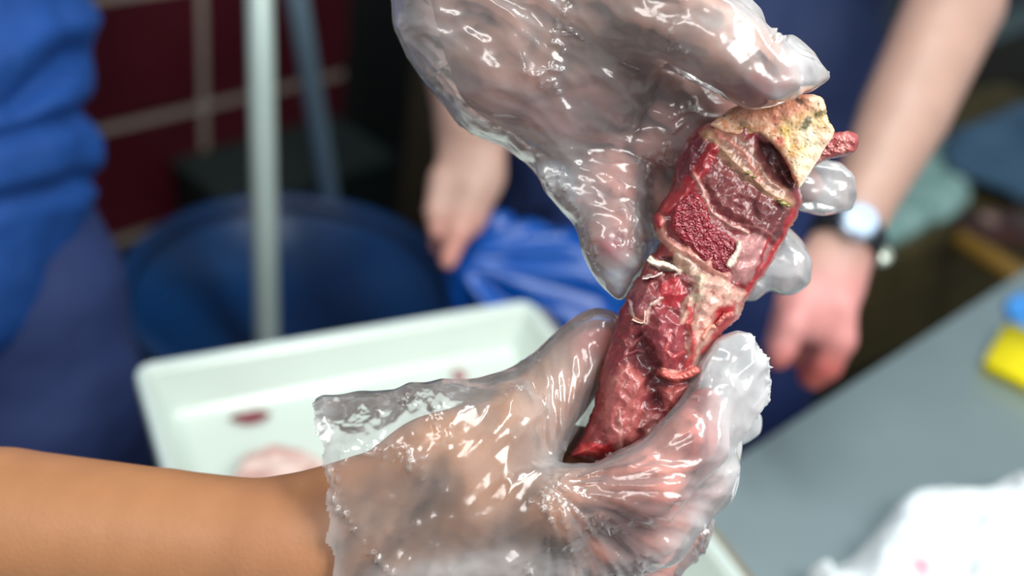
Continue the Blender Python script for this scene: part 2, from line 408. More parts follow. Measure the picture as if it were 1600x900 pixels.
# ------------------------------------------------------------------ white tray
ZR = 0.85
A = PZ(210, 582, ZR); B = PZ(826, 478, ZR); tx = (B-A)/np.linalg.norm(B-A); LW = np.linalg.norm(B-A); ty = np.array([tx[1], -tx[0], 0]); LH = 0.62
TRZ = 0.801
def tray():
    prof = [(0.0, 0.0), (0.002, 0.006), (0.010, 0.008), (0.013, 0.004), (0.022, -0.038), (0.03, -0.044)]   # inset, height from rim
    out = [(-0.002, -0.004), (0.004, -0.003), (0.010, -0.004), (0.017, -0.044), (0.028, -0.049)]
    V, F = [], []; nc = 6
    def ring(ins, z, R0=0.03):
        pts = []; r = max(R0-ins*0.3, 0.01)
        for cx, cy, a0 in ((ins+r, ins+r, 180), (LW-ins-r, ins+r, 270), (LW-ins-r, LH-ins-r, 0), (ins+r, LH-ins-r, 90)):
            for k in range(nc+1):
                a = math.radians(a0+90*k/nc); pts.append((cx+r*math.cos(a), cy+r*math.sin(a)))
        return [A+tx*p[0]+ty*p[1]+np.array([0, 0, z]) for p in pts]
    rings = [ring(i, z, 0.012) for i, z in reversed(out)]+[ring(i, z, 0.012) for i, z in prof]
    n = len(rings[0])
    for r in rings: V += r
    for i in range(len(rings)-1):
        for k in range(n): F.append((i*n+k, i*n+(k+1) % n, (i+1)*n+(k+1) % n, (i+1)*n+k))
    F.append(tuple(range(n))[::-1]); F.append(tuple((len(rings)-1)*n+k for k in range(n)))
    return V, F
V, F = tray()
ty_o = empty('tray', A+tx*LW/2+ty*LH/2+np.array([0, 0, TRZ-ZR])); tag(ty_o, 'large white enamel tray with raised rim holding scraps of meat', 'tray')
link('pan', V, F, ENAMEL, ty_o)
# rolled rim: separate bead on top of the pan edge
def loop(ins, z, R0=0.014, nc=5):
    pts = []
    for cx, cy, a0 in ((ins+R0, ins+R0, 180), (LW-ins-R0, ins+R0, 270), (LW-ins-R0, LH-ins-R0, 0), (ins+R0, LH-ins-R0, 90)):
        for k in range(nc+1):
            a = math.radians(a0+90*k/nc); pts.append(A+tx*(cx+R0*math.cos(a))+ty*(cy+R0*math.sin(a))+np.array([0, 0, z]))
    return pts
lp = loop(0.003, 0.006); V, F = [], []; nn = 8
for i, p in enumerate(lp):
    t = lp[(i+1) % len(lp)]-lp[i-1]; t /= np.linalg.norm(t); u = np.cross(t, (0, 0, 1)); 
    for k in range(nn):
        a = 2*math.pi*k/nn; V.append(p+0.0045*(u*math.cos(a)+np.array([0, 0, 1])*math.sin(a)))
for i in range(len(lp)):
    j = (i+1) % len(lp)
    for k in range(nn): F.append((i*nn+k, i*nn+(k+1) % nn, j*nn+(k+1) % nn, j*nn+k))
link('rim', V, F, mat('rim_enamel', (206, 220, 216), 0.25), ty_o)

def lump(name, x, y, z, size, colors, label, cat, seed=0, squash=0.5, mt=None, rot=0, group=None, rough=1.0):
    """irregular scrap lying on a surface at height z"""
    c = PZ(x, y, z); h = 1.0/26
    b = Body((-1.4, -1.4, -1.4), (1.4, 1.4, 1.4), h)
    for k in range(4):
        a = np.array([math.cos(k*1.9+seed)*0.45, math.sin(k*1.7+seed)*0.35, 0]); b.cone(a, a*-0.3, 0.5, 0.4, 0.25)
    V, F = b.mesh(1); N = normals(V, F); V = V+N*(0.16*rough*fbm(V*1.7+seed*3))[:, None]
    z0 = V[:, 2].min(); V[:, 2] = (V[:, 2]-z0)*squash
    V[:, 2] = np.maximum(V[:, 2], 0.02)-0.02
    n = fbm(V*2.2+seed)
    t = sstep(-0.3, 0.4, n)[:, None]; tone = lin(colors[0])*(1-t)+lin(colors[1])*t
    V = V*np.array(size+(size[0],))[None] if len(size) == 2 else V*np.array(size)
    R = np.array([[math.cos(rot), -math.sin(rot), 0], [math.sin(rot), math.cos(rot), 0], [0, 0, 1]])
    V = V@R.T+c+np.array([0, 0, 0.0008])
    F2 = F if np.einsum('ij,ij->i', V[F[:, 0]]-c, np.cross(V[F[:, 1]]-c, V[F[:, 2]]-c)).sum() > 0 else F[:, ::-1].copy()
    o = link(name, V, F2, mt or MEAT, None, attrs={'tone': tone}); tag(o, label, cat, group); return o
ZT = ZR-0.0435
lump('meat_scrap', 392, 656, ZT, (0.021, 0.011, 0.012), [(110, 10, 34), (140, 18, 44)], 'small dark red meat scrap lying in the left part of the tray', 'meat', 1, rot=0.5)
lump('meat_piece', 437, 752, ZT, (0.055, 0.036, 0.040), [(196, 150, 142), (228, 200, 190)], 'pale pink meat piece on the tray just above the bare forearm', 'meat', 2, rot=0.6)
lump('meat_scrap', 718, 590, ZT, (0.009, 0.012, 0.01), [(140, 50, 70), (170, 80, 90)], 'tiny pink scrap on the tray above the lower glove cuff', 'meat', 3)
lump('meat_scrap', 830, 528, ZT, (0.018, 0.010, 0.007), [(196, 140, 136), (210, 160, 150)], 'faint pale pink scrap near the far right corner of the tray', 'meat', 4, rot=0.2)
lump('meat_piece', 985, 886, ZT, (0.026, 0.020, 0.02), [(205, 110, 120), (232, 160, 165)], 'pink meat piece peeking below the gloved fingers at the bottom edge', 'meat', 5)

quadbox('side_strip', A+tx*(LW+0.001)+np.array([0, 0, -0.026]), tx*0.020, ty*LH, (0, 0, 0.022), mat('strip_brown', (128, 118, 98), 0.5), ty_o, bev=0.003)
# ------------------------------------------------------------------ crumpled cloths
def cloth(name, poly, z, hgt, colors, label, cat, seed=0, step=8, stain=None, fr=14, edge=30, m=None, lift=0.0):
    """heap of fabric: outline given on the plane of height z, thickness built up in folds"""
    poly = curve(poly, 5); W = np.array([PZ(px, py, z) for px, py in poly])[:, :2]
    lo, hi = W.min(0), W.max(0); h = max(hi-lo)/110
    gx, gy = np.meshgrid(np.arange(lo[0]-h, hi[0]+2*h, h), np.arange(lo[1]-h, hi[1]+2*h, h), indexing='ij')
    sd = poly_sd(gx, gy, W); p3 = np.stack([gx*fr, gy*fr, np.full(gx.shape, seed*3.1)], -1)
    r = 1-np.abs(fbm(p3, 3))*1.3; dome = np.sqrt(np.clip(1-(1-np.clip(-sd/(edge/1000), 0, 1))**2, 0, 1))
    H = hgt*dome*np.clip(0.45+0.55*r, 0.1, 1.3)+0.004*np.clip(perlin(p3*3.1), -1, 1)*dome
    inside = sd < 0; idx = -np.ones(gx.shape, int); idx[inside] = np.arange(inside.sum())
    n = inside.sum(); top = np.stack([gx[inside], gy[inside], z+lift+0.002+H[inside]], 1); bot = top.copy(); bot[:, 2] = z+lift+0.001
    q = inside[:-1, :-1] & inside[1:, :-1] & inside[1:, 1:] & inside[:-1, 1:]
    E = np.argwhere(q); f = np.stack([idx[E[:, 0], E[:, 1]], idx[E[:, 0]+1, E[:, 1]], idx[E[:, 0]+1, E[:, 1]+1], idx[E[:, 0], E[:, 1]+1]], 1)
    ed = {}
    for a, b_ in ((0, 1), (1, 2), (2, 3), (3, 0)):
        for u, v in f[:, (a, b_)]: ed[(u, v)] = 1
    side = [(v, u, u+n, v+n) for (u, v) in ed if (v, u) not in ed]
    F = np.concatenate([f, f[:, ::-1]+n, np.array(side)])
    V = np.concatenate([top, bot]); t = sstep(-0.5, 0.5, fbm(V*9+seed))[:, None]; tone = lin(colors[0])*(1-t)+lin(colors[1])*t
    if stain:
        for (sx, sy, sr, sc) in stain:
            c = PZ(sx, sy, z+hgt)[:2]; dd = np.hypot(V[:, 0]-c[0], V[:, 1]-c[1])+0.01*fbm(V*40); k = (1-sstep(sr*0.4, sr, dd))[:, None]; tone = tone*(1-k)+lin(sc)*k
    o = link(name, V, F, m or M_CLOTH, None, attrs={'tone': tone}); tag(o, label, cat); return o
M_CLOTH = mat('cotton', (0, 0, 0), 0.85, var=0.04, vscale=60, bump=0.4, bscale=300, attr='tone')
cloth('cloth', [(1245, 915), (1325, 880), (1370, 830), (1400, 800), (1440, 795), (1500, 790), (1560, 772), (1640, 790), (1700, 860), (1650, 990), (1400, 1000), (1290, 960)], 0.80, 0.055,
      [(222, 230, 234), (232, 238, 240)], 'crumpled white cloth with faint pink stains on the steel table', 'cloth', 1,
      stain=[(1445, 885, 0.012, (214, 160, 176)), (1500, 880, 0.009, (226, 190, 200)), (1578, 826, 0.010, (190, 205, 210))], fr=15)
M_SP = mat('yellow_sponge', (244, 226, 10), 0.85, var=0.08, vscale=120, bump=0.6, bscale=400)
s0 = PZ(1530, 580, 0.802); s1 = PZ(1563, 520, 0.802); sa = (s1-s0); sb = np.array([sa[1], -sa[0], 0])/np.linalg.norm(sa)*0.13
so = empty('sponge', s0+sa/2+sb/2); tag(so, 'bright yellow sponge at the far right of the steel table', 'sponge')
quadbox('foam', s0, sa*1.05, sb, (0, 0, 0.022), M_SP, so, bev=0.006, smooth=True)
quadbox('scouring_layer', s0-np.array([0, 0, 0.002])+sb*0.01+sa*0.01, sa*1.03, sb*0.98, (0, 0, 0.004), mat('scourer', (190, 180, 20), 0.9), so, bev=0.001)
cloth('cloth', [(1568, 478), (1590, 462), (1640, 470), (1680, 520), (1640, 545), (1600, 530), (1580, 512)], 0.80, 0.018, [(40, 120, 200), (70, 150, 225)], 'bright blue rag behind the yellow sponge on the steel table', 'rag', 6, fr=20, edge=15)

# ------------------------------------------------------------------ low bench with cloths, far right
be = empty('bench', (1.1, 2.3, 0)); tag(be, 'low olive brown wooden bench behind the steel table at right', 'bench')
M_OCH = mat('ochre_wood', (170, 128, 52), 0.6, var=0.2, vscale=15)
ba = PZ(1300, 420, 0.42); bb = PZ(1500, 340, 0.42); bd = (bb-ba)/np.linalg.norm(bb-ba); bnm = np.array([-bd[1], bd[0], 0])
for k in range(5):
    quadbox('plank', ba-bd*0.35+bnm*(0.10*k-0.02)+np.array([0, 0, -0.03]), bd*1.9, bnm*0.094, (0, 0, 0.03), M_OLIVE, be, bev=0.004)
for k in range(4):
    quadbox('side_board', ba-bd*0.33-bnm*0.035-np.array([0, 0, 0.09+0.095*k]), bd*1.84, bnm*0.02, (0, 0, 0.085), M_OLIVE, be, bev=0.004)
for s_ in (0.0, 0.88, 1.78):
    for q in (-0.01, 0.40):
        quadbox('leg', (ba-bd*(0.33-s_)+bnm*q)*np.array([1, 1, 0]), bd*0.05, bnm*0.05, (0, 0, 0.40), M_OLIVE, be, bev=0.004)
cloth('cloth', [(1345, 392), (1400, 300), (1430, 235), (1480, 225), (1512, 262), (1516, 305), (1500, 335), (1440, 365), (1395, 388)], 0.42, 0.05, [(150, 192, 186), (170, 208, 202)], 'pale teal cloth on the bench beside the watch wearer forearm', 'cloth', 3, fr=6, edge=60)
cloth('cloth', [(1470, 250), (1480, 215), (1540, 190), (1620, 170), (1700, 230), (1660, 300), (1600, 318), (1560, 300), (1500, 275)], 0.47, 0.05, [(70, 104, 132), (84, 118, 148)], 'dull blue grey cloth on the bench at the right edge', 'cloth', 4, fr=5, edge=60)
tb_ = tube('wooden_beam', [PZ(1497, 372, 0.45), PZ(1640, 462, 0.45)], 0.024, M_OCH, None, 10); tag(tb_, 'ochre wooden rod lying across the bench at the right edge', 'rod')
lump('meat_offcut', 1545, 372, 0.42, (0.16, 0.08, 0.10), [(52, 22, 16), (78, 34, 24)], 'dark brownish red offcut on the bench below the blue grey cloth', 'meat', 8, rot=0.6)
lump('fat_scrap', 1540, 352, 0.47, (0.024, 0.022, 0.05), [(150, 120, 112), (170, 140, 132)], 'small greyish pink scrap on top of the dark offcut', 'meat', 9)
# crate / sink block in the top right corner
sk = empty('steel_cabinet', (1.5, 3.1, 0)); tag(sk, 'blurred grey steel cabinet with a pale edge in the top right corner', 'cabinet')
ca = PZ(1535, 60, 0.55); cb_ = PZ(1640, 20, 0.55); ce = (cb_-ca)/np.linalg.norm(cb_-ca); cn = np.array([-ce[1], ce[0], 0])
quadbox('body', (ca-ce*0.25)*np.array([1, 1, 0]), ce*1.2, cn*0.6, (0, 0, 0.53), mat('cab_dark', (46, 42, 30), 0.6), sk, bev=0.005)
quadbox('cabinet_top', ca-ce*0.27-cn*0.02+np.array([0, 0, -0.02]), ce*1.24, cn*0.10, (0, 0, 0.03), mat('cab_edge', (118, 138, 142), 0.4, metal=0.2), sk, bev=0.005)
quadbox('counter', ca-ce*0.27+cn*0.085+np.array([0, 0, -0.02]), ce*1.24, cn*0.52, (0, 0, 0.02), mat('cab_grey', (72, 82, 92), 0.5), sk, bev=0.005)

# ------------------------------------------------------------------ people
def body(name, V, F, parent, tone):
    F = outward(V, F); return link(name, to_world(V), F, SKIN, parent, attrs={'tone': tone})
def blend(tone, mask, col):
    m = mask[:, None]; return tone*(1-m)+lin(col)*m

# ---- person holding the meat: blue tunic at the left, both bare forearms and gloved hands
pa = empty('person', (-0.45, 0.78, 0.0))
tag(pa, 'person in a blue tunic at left holding the meat in both clear gloved hands', 'person')
# right arm (lower in the picture)
RA = Body((-0.62, -0.23, 0.36), (0.17, 0.05, 0.60), 0.0026)
RA.chain([(-900, 560, 0.80, 120), (-760, 760, 0.68, 130), (-260, 815, 0.56, 138), (0, 838, 0.515, 137), (250, 856, 0.50, 122), (430, 866, 0.488, 112), (520, 862, 0.482, 104)], 0.0015)
RA.chain([(520, 862, 0.482, 104), (640, 850, 0.478, 100), (780, 830, 0.478, 92)], 0.03, flat=0.8)         # hand
RA.chain([(540, 800, 0.482, 60), (680, 740, 0.478, 80), (800, 672, 0.488, 66), (868, 610, 0.497, 46), (912, 560, 0.505, 38), (938, 526, 0.508, 27)], 0.014)   # thumb
RA.chain([(760, 820, 0.47, 62), (872, 792, 0.458, 50), (1012, 754, 0.452, 44), (1076, 690, 0.458, 38), (1102, 634, 0.468, 30)], 0.010)   # index
RA.chain([(760, 880, 0.478, 62), (880, 862, 0.468, 50), (1020, 822, 0.468, 44), (1096, 748, 0.482, 37), (1112, 690, 0.500, 30)], 0.008)   # middle
RA.chain([(740, 930, 0.49, 60), (870, 930, 0.482, 48), (1000, 892, 0.492, 42), (1060, 820, 0.512, 36), (1070, 760, 0.528, 28)], 0.008)
RA.chain([(720, 980, 0.50, 56), (840, 985, 0.50, 44), (940, 950, 0.515, 38), (980, 880, 0.53, 32)], 0.008)
RA.chain([(800, 800, 0.492, 70), (890, 740, 0.512, 50), (985, 700, 0.522, 44)], 0.02, flat=0.7)   # heel of the palm behind the meat
V1, F1 = RA.mesh(2)
# left arm (upper), palm towards the lens
LA = Body((-0.10, -0.02, 0.40), (0.20, 0.42, 0.60), 0.0026)
LA.chain([(240, -900, 0.56, 150), (560, -420, 0.55, 138), (760, -120, 0.51, 112), (815, -30, 0.50, 112)], 0.0015)
LA.chain([(815, -30, 0.50, 112), (850, 60, 0.495, 104), (930, 140, 0.505, 78)], 0.03, flat=0.75)
LA.chain([(790, 20, 0.50, 84), (800, 100, 0.502, 72), (870, 175, 0.51, 52)], 0.02)
LA.chain([(870, -20, 0.49, 80), (985, 4, 0.468, 66), (1075, 38, 0.455, 52), (1142, 82, 0.450, 43), (1188, 114, 0.452, 35), (1226, 130, 0.458, 24)], 0.016)   # thumb
LA.chain([(930, 80, 0.505, 60), (1040, 165, 0.508, 46), (1130, 225, 0.515, 40), (1215, 275, 0.515, 34), (1262, 292, 0.512, 26)], 0.012)   # index, behind the meat
LA.chain([(930, 120, 0.507, 60), (995, 210, 0.510, 45), (1032, 310, 0.518, 38), (1120, 378, 0.520, 33), (1180, 405, 0.516, 26)], 0.012)  # middle, behind the meat
LA.chain([(890, 140, 0.507, 58), (930, 215, 0.505, 44), (948, 300, 0.497, 38), (956, 375, 0.492, 33), (958, 392, 0.491, 28)], 0.012)        # ring, hanging free
LA.chain([(980, 90, 0.505, 60), (1075, 140, 0.510, 46), (1120, 190, 0.515, 36)], 0.02, flat=0.7)
LA.chain([(860, 150, 0.51, 50), (900, 215, 0.53, 34), (925, 250, 0.545, 28)], 0.01)                                                   # little, folded back
V2, F2 = LA.mesh(2)
def skin_tone(V):
    x, y = px_of(V); t = np.tile(lin((168, 116, 78)), (len(V), 1)); t = blend(t, sstep(200, 520, x)*0.45, (180, 124, 90)); return t
t1 = skin_tone(V1); x, y = px_of(V1)
t1 = blend(t1, sstep(840, 1010, x), (222, 138, 122)); 
for k, pt in enumerate([(938, 530), (1094, 610), (1112, 690)]): t1 = blend(t1, 1-sstep(15, 60, np.hypot(x-pt[0], y-pt[1])), (206, 104, 96))
t2 = np.tile(lin((206, 156, 138)), (len(V2), 1)); x2, y2 = px_of(V2)
t2 = blend(t2, sstep(60, 200, y2)*0.8, (190, 122, 112))
t2 = blend(t2, 1-sstep(10, 42, np.hypot(x2-958, y2-392)), (182, 60, 72)); t2 = blend(t2, 1-sstep(12, 50, np.hypot(x2-1200, y2-140)), (205, 92, 84))
for cr_ in ([(700, 105), (820, 165), (960, 120), (1060, 90)], [(900, 190), (980, 165), (1050, 150)], [(935, 262), (962, 268)], [(940, 330), (975, 330)]):
    dcr = wdist(V2, cr_); t2 = blend(t2, np.exp(-(dcr/5)**2)*0.5, (150, 78, 70)); V2 = V2+normals(V2, F2)*(-0.0012*np.exp(-(dcr/6)**2))[:, None]*(-1 if np.einsum('ij,ij->i', normals(V2, F2), V2-V2.mean(0)).mean() < 0 else 1)
Fa = np.concatenate([outward(V1, F1), outward(V2, F2)+len(V1)])
link('body', to_world(np.concatenate([V1, V2])), Fa, SKIN, pa, attrs={'tone': np.concatenate([t1, t2])})

# ---- gloves
def glove(name, B_, parent, cut=None, wr=1.0, hazef=None, seed=0.0, folds=(), grain=0.8, hub=None):
    V, F = B_.mesh(5); F = outward(V, F); N = normals(V, F)
    for _ in range(4): N = relax(N, F, 0.6)
    N /= np.linalg.norm(N, axis=1)[:, None]
    if np.einsum('ij,ij->i', N, V-V.mean(0)).mean() < 0: N = -N
    q = V+seed*0.1
    warp = np.stack([perlin(q*22), perlin(q*22+9), perlin(q*22+21)], 1)
    qw = q+warp*0.008
    x, y = px_of(V)
    ca, sa_ = math.cos(grain), math.sin(grain)
    u = qw[:, 0]*ca+qw[:, 1]*sa_; v = -qw[:, 0]*sa_+qw[:, 1]*ca
    A1 = worley(np.stack([u*24, v*66, qw[:, 2]*40], 1)+seed); A2 = worley(np.stack([u*55, v*140, qw[:, 2]*80], 1)+seed+4)
    if hub is not None:      # film gathered into pleats that run out from a point
        rr = np.hypot(x-hub[0], y-hub[1]); an = np.arctan2(y-hub[1], x-hub[0])
        B1 = worley(np.stack([an*5.5+warp[:, 0]*0.5, rr*0.006, qw[:, 2]*30], 1)+seed); B2 = worley(np.stack([an*13+warp[:, 1]*0.4, rr*0.010, qw[:, 2]*50], 1)+seed)
        k = 1-sstep(hub[2]*0.6, hub[2], rr); k = k*sstep(hub[0]-30, hub[0]+10, x); A1 = A1*(1-k)+B1*k*0.8; A2 = A2*(1-k)+B2*k*1.1
    C3 = worley(qw*150+2)
    hz = np.full(len(V), 0.12)
    if hazef is not None: hz = hazef(V, hz)
    loose = 1+1.3*np.clip((hz-0.2)*2, 0, 1)
    D4 = worley(qw*62+9)
    h = 0.0052*np.clip(A1, 0, 1.1)+0.0030*np.clip(A2, 0, 1.1)+0.0008*C3+0.0022*(loose-1)*D4+0.0015*perlin(q*26+7)
    h = h-0.0016
    for pts, hh, ww in folds:
        d = line_sd(x+4*warp[:, 0]*300, y+4*warp[:, 1]*300, pts); g_ = np.exp(-(d/ww)**2); h = h+hh*g_; hz = hz+0.20*g_  # whiter folds: doubled film, plus fold reflections painted in as haze
    V = V+N*(np.maximum(h, -0.0012)*wr*(0.18+0.82*sstep(0.10, 0.75, np.abs(N[:, 2]))))[:, None]
    V = relax(V, F, 0.25); Vs = V
    for _ in range(5): Vs = relax(Vs, F, 0.6)
    k_ = (1-sstep(0.15, 0.65, np.abs(N[:, 2])))[:, None]*0.85; V = V*(1-k_)+Vs*k_
    hz = hz*(1+0.35*perlin(V*60+2)); hz = np.clip(hz, 0.03, 0.9)
    if cut is not None:
        cx = x[F].mean(1); cy = y[F].mean(1); keep = ~cut(cx, cy, to_world(V)[F].mean(1)); F = F[keep]
        used = np.zeros(len(V), bool); used[F.ravel()] = True; mp = np.cumsum(used)-1; V = V[used]; F = mp[F]; hz = hz[used]
    return link(name, to_world(V), F, FILM, parent, attrs={'haze': hz})

GA = Body((-0.125, -0.215, 0.40), (0.155, 0.01, 0.56), 0.00125)
g = 9
GA.chain([(450, 864, 0.486, 122), (520, 862, 0.482, 116), (640, 850, 0.478, 112), (780, 830, 0.478, 104)], 0.03, flat=0.85)
GA.chain([(540, 800, 0.482, 72), (680, 740, 0.478, 92)], 0.014)
GA.chain([(680, 740, 0.478, 92), (800, 672, 0.486, 76), (868, 610, 0.495, 56), (912, 560, 0.503, 47), (940, 520, 0.506, 34)], 0.014)
GA.chain([(760, 820, 0.47, 72), (872, 796, 0.458, 58), (1012, 756, 0.452, 50), (1078, 692, 0.458, 44), (1106, 628, 0.468, 38)], 0.012)
GA.chain([(880, 862, 0.468, 60), (1020, 825, 0.468, 54), (1100, 748, 0.482, 46), (1116, 690, 0.50, 40)], 0.010)
GA.chain([(870, 930, 0.482, 58), (1000, 895, 0.492, 50), (1062, 820, 0.512, 44), (1074, 758, 0.528, 36)], 0.010)
GA.chain([(720, 980, 0.50, 68), (840, 985, 0.50, 54), (940, 950, 0.515, 46), (984, 880, 0.53, 40)], 0.010)
CUFF = [(440, 650), (485, 628), (502, 617), (560, 609), (590, 611), (640, 597), (690, 589), (760, 600), (825, 590), (840, 620), (850, 700), (880, 800), (900, 905), (890, 1060), (470, 1060), (440, 800)]
GA.slab(CUFF, 0.482, 0.036, 0.012, 0.006)
GA.slab([(820, 600), (848, 572), (880, 532), (905, 502), (930, 491), (955, 494), (967, 510), (955, 550), (938, 600), (922, 660), (892, 705), (862, 750), (830, 740)], 0.503, 0.013, 0.008)
GA.slab([(1096, 566), (1118, 530), (1152, 516), (1170, 522), (1186, 545), (1200, 560), (1204, 600), (1198, 625), (1170, 668), (1140, 700), (1112, 762), (1066, 830), (1010, 884), (930, 910), (1000, 780), (1070, 690)], 0.476, 0.015, 0.010, 0.004, blunt=0.3)
GA.slab([(840, 770), (890, 650), (960, 590), (1040, 640), (1010, 780), (900, 840)], 0.518, 0.010, 0.010)
GA.slab([(1130, 690), (1160, 648), (1180, 642), (1190, 655), (1186, 672), (1165, 688), (1140, 700), (1110, 720)], 0.515, 0.008, 0.005)
def cutA(cx, cy, w_):
    edge = np.interp(cy, [600, 617, 635, 680, 740, 850, 905, 1000], [506, 500, 487, 500, 511, 514, 526, 535])
    return cx < edge+3*np.sin(cy*0.11)
def hazeA(V, h):
    x, y = px_of(V)
    h = h+0.55*sstep(1085, 1135, x)*(1-sstep(700, 790, y)) + 0.30*np.exp(-(line_sd(x, y, [(1130, 740), (1060, 840), (960, 910)])/26)**2)
    h = h+0.22*np.exp(-(line_sd(x, y, [(500, 620), (506, 700), (522, 900)])/16)**2)
    h = h+0.30*np.exp(-(line_sd(x, y, [(600, 905), (700, 890), (800, 880), (900, 900)])/26)**2)
    h = h+0.12*np.exp(-(line_sd(x, y, [(862, 745), (850, 620), (925, 500)])/26)**2)
    return h
radA = [([(866, 748), (848, 660), (838, 600)], 0.0035, 5), ([(866, 748), (822, 700), (810, 610)], 0.003, 5), ([(862, 755), (840, 800), (830, 900)], 0.0045, 6), ([(866, 760), (800, 850), (790, 905)], 0.003, 5),
        ([(870, 762), (1000, 752), (1080, 742)], 0.002, 3.5), ([(870, 770), (990, 790), (1080, 778)], 0.002, 3.5), ([(870, 780), (980, 820), (1060, 820)], 0.002, 3.5), ([(868, 790), (950, 850), (1010, 868)], 0.002, 4), ([(868, 770), (960, 735), (1040, 700)], 0.002, 3),
        ([(560, 700), (640, 640), (760, 605)], 0.003, 5), ([(600, 740), (660, 660), (700, 625)], 0.003, 5), ([(590, 900), (580, 840), (640, 780), (690, 765)], 0.004, 4.5), ([(770, 670), (740, 760), (755, 850)], 0.004, 9), ([(520, 720), (560, 800), (540, 900)], 0.003, 6),
        ([(700, 905), (720, 850), (735, 830)], 0.005, 7), ([(800, 640), (830, 720), (826, 830)], 0.003, 5)]
glove('glove', GA, pa, cutA, 1.0, hazeA, 0.0, radA, 0.95, (866, 760, 300))

GB = Body((-0.09, -0.03, 0.40), (0.20, 0.24, 0.60), 0.00125)
GB.chain([(760, -200, 0.51, 150), (815, -30, 0.50, 128), (850, 60, 0.495, 118), (930, 140, 0.505, 90)], 0.03, flat=0.8)
GB.chain([(790, 20, 0.50, 94), (800, 100, 0.502, 82), (870, 175, 0.51, 60)], 0.02)
GB.chain([(870, -20, 0.49, 92), (985, 4, 0.468, 76), (1075, 38, 0.455, 60), (1142, 82, 0.450, 50), (1188, 114, 0.452, 41), (1230, 124, 0.458, 30)], 0.016)
GB.chain([(930, 80, 0.505, 70), (1040, 165, 0.508, 56), (1130, 225, 0.517, 48), (1215, 275, 0.517, 42), (1275, 292, 0.514, 36)], 0.010)
GB.chain([(930, 120, 0.507, 70), (995, 210, 0.510, 55), (1034, 310, 0.520, 48), (1122, 376, 0.522, 42), (1195, 410, 0.518, 36)], 0.010)
GB.chain([(890, 140, 0.507, 68), (930, 215, 0.505, 56), (950, 300, 0.497, 50), (958, 375, 0.492, 44), (962, 400, 0.491, 38)], 0.010)
GB.slab([(560, -260), (600, -60), (609, 0), (614, 45), (640, 92), (668, 132), (682, 142), (700, 160), (735, 202), (762, 212), (790, 222), (838, 255), (900, 260), (1000, 200), (1050, 100), (1000, -100), (980, -260)], 0.503, 0.030, 0.014)
GB.slab([(1000, 60), (1090, 80), (1190, 140), (1190, 230), (1080, 260), (980, 240)], 0.508, 0.016, 0.010)
GB.slab([(985, 230), (1060, 230), (1055, 330), (1030, 410), (1000, 420), (985, 350)], 0.512, 0.010, 0.008)
GB.slab([(838, 225), (838, 258), (850, 302), (880, 332), (914, 352), (940, 330), (960, 250), (920, 200), (870, 190)], 0.500, 0.014, 0.010)
GB.slab([(912, 345), (920, 385), (938, 415), (941, 448), (965, 470), (978, 466), (1000, 425), (1012, 380), (1000, 320), (940, 320)], 0.495, 0.010, 0.008)
GB.slab([(1240, 270), (1270, 252), (1312, 252), (1332, 272), (1338, 300), (1330, 328), (1285, 337), (1245, 325), (1210, 300)], 0.512, 0.012, 0.006)
GB.slab([(1180, 380), (1230, 352), (1255, 375), (1270, 410), (1266, 440), (1240, 462), (1218, 460), (1205, 452), (1180, 470), (1150, 470), (1150, 420)], 0.512, 0.012, 0.006)
GB.slab([(1120, -80), (1165, -5), (1190, 22), (1203, 62), (1238, 55), (1272, 82), (1293, 124), (1268, 142), (1225, 138), (1180, 110), (1120, 70), (1060, 0), (1050, -80)], 0.468, 0.013, 0.008)
def hazeB(V, h):
    x, y = px_of(V)
    for (cx, cy, r, a) in ((1295, 292, 44, 0.38), (1222, 415, 50, 0.46), (968, 440, 34, 0.52), (1250, 105, 50, 0.42), (1160, 30, 46, 0.22), (868, 280, 44, 0.34), (650, 70, 60, 0.16), (900, 330, 30, 0.2)):
        h = h+a*np.exp(-((x-cx)**2+(y-cy)**2)/r**2)
    return h+0.05
radB = [([(690, 95), (740, 120), (850, 145), (960, 110), (1040, 100)], 0.0045, 6), ([(780, 215), (830, 170), (900, 140)], 0.003, 5), ([(800, 225), (860, 190), (930, 185)], 0.003, 5),
        ([(1010, 30), (1045, 90), (1110, 145), (1160, 158)], 0.004, 5), ([(1070, 10), (1100, 60), (1130, 80)], 0.003, 5), ([(930, 260), (975, 240), (1010, 270)], 0.004, 5), ([(975, 250), (990, 300), (985, 350)], 0.003, 5),
        ([(900, 300), (890, 260), (910, 220)], 0.003, 4), ([(960, 225), (1020, 190), (1060, 200)], 0.003, 5), ([(620, 20), (700, 90)], 0.003, 6), ([(880, 60), (920, 100), (1000, 60)], 0.003, 5), ([(1030, 200), (1020, 300), (1000, 380)], 0.003, 5)]
glB = glove('glove', GB, pa, lambda cx, cy, w_: cy < -235, 1.0, hazeB, 3.3, radB, -0.5)

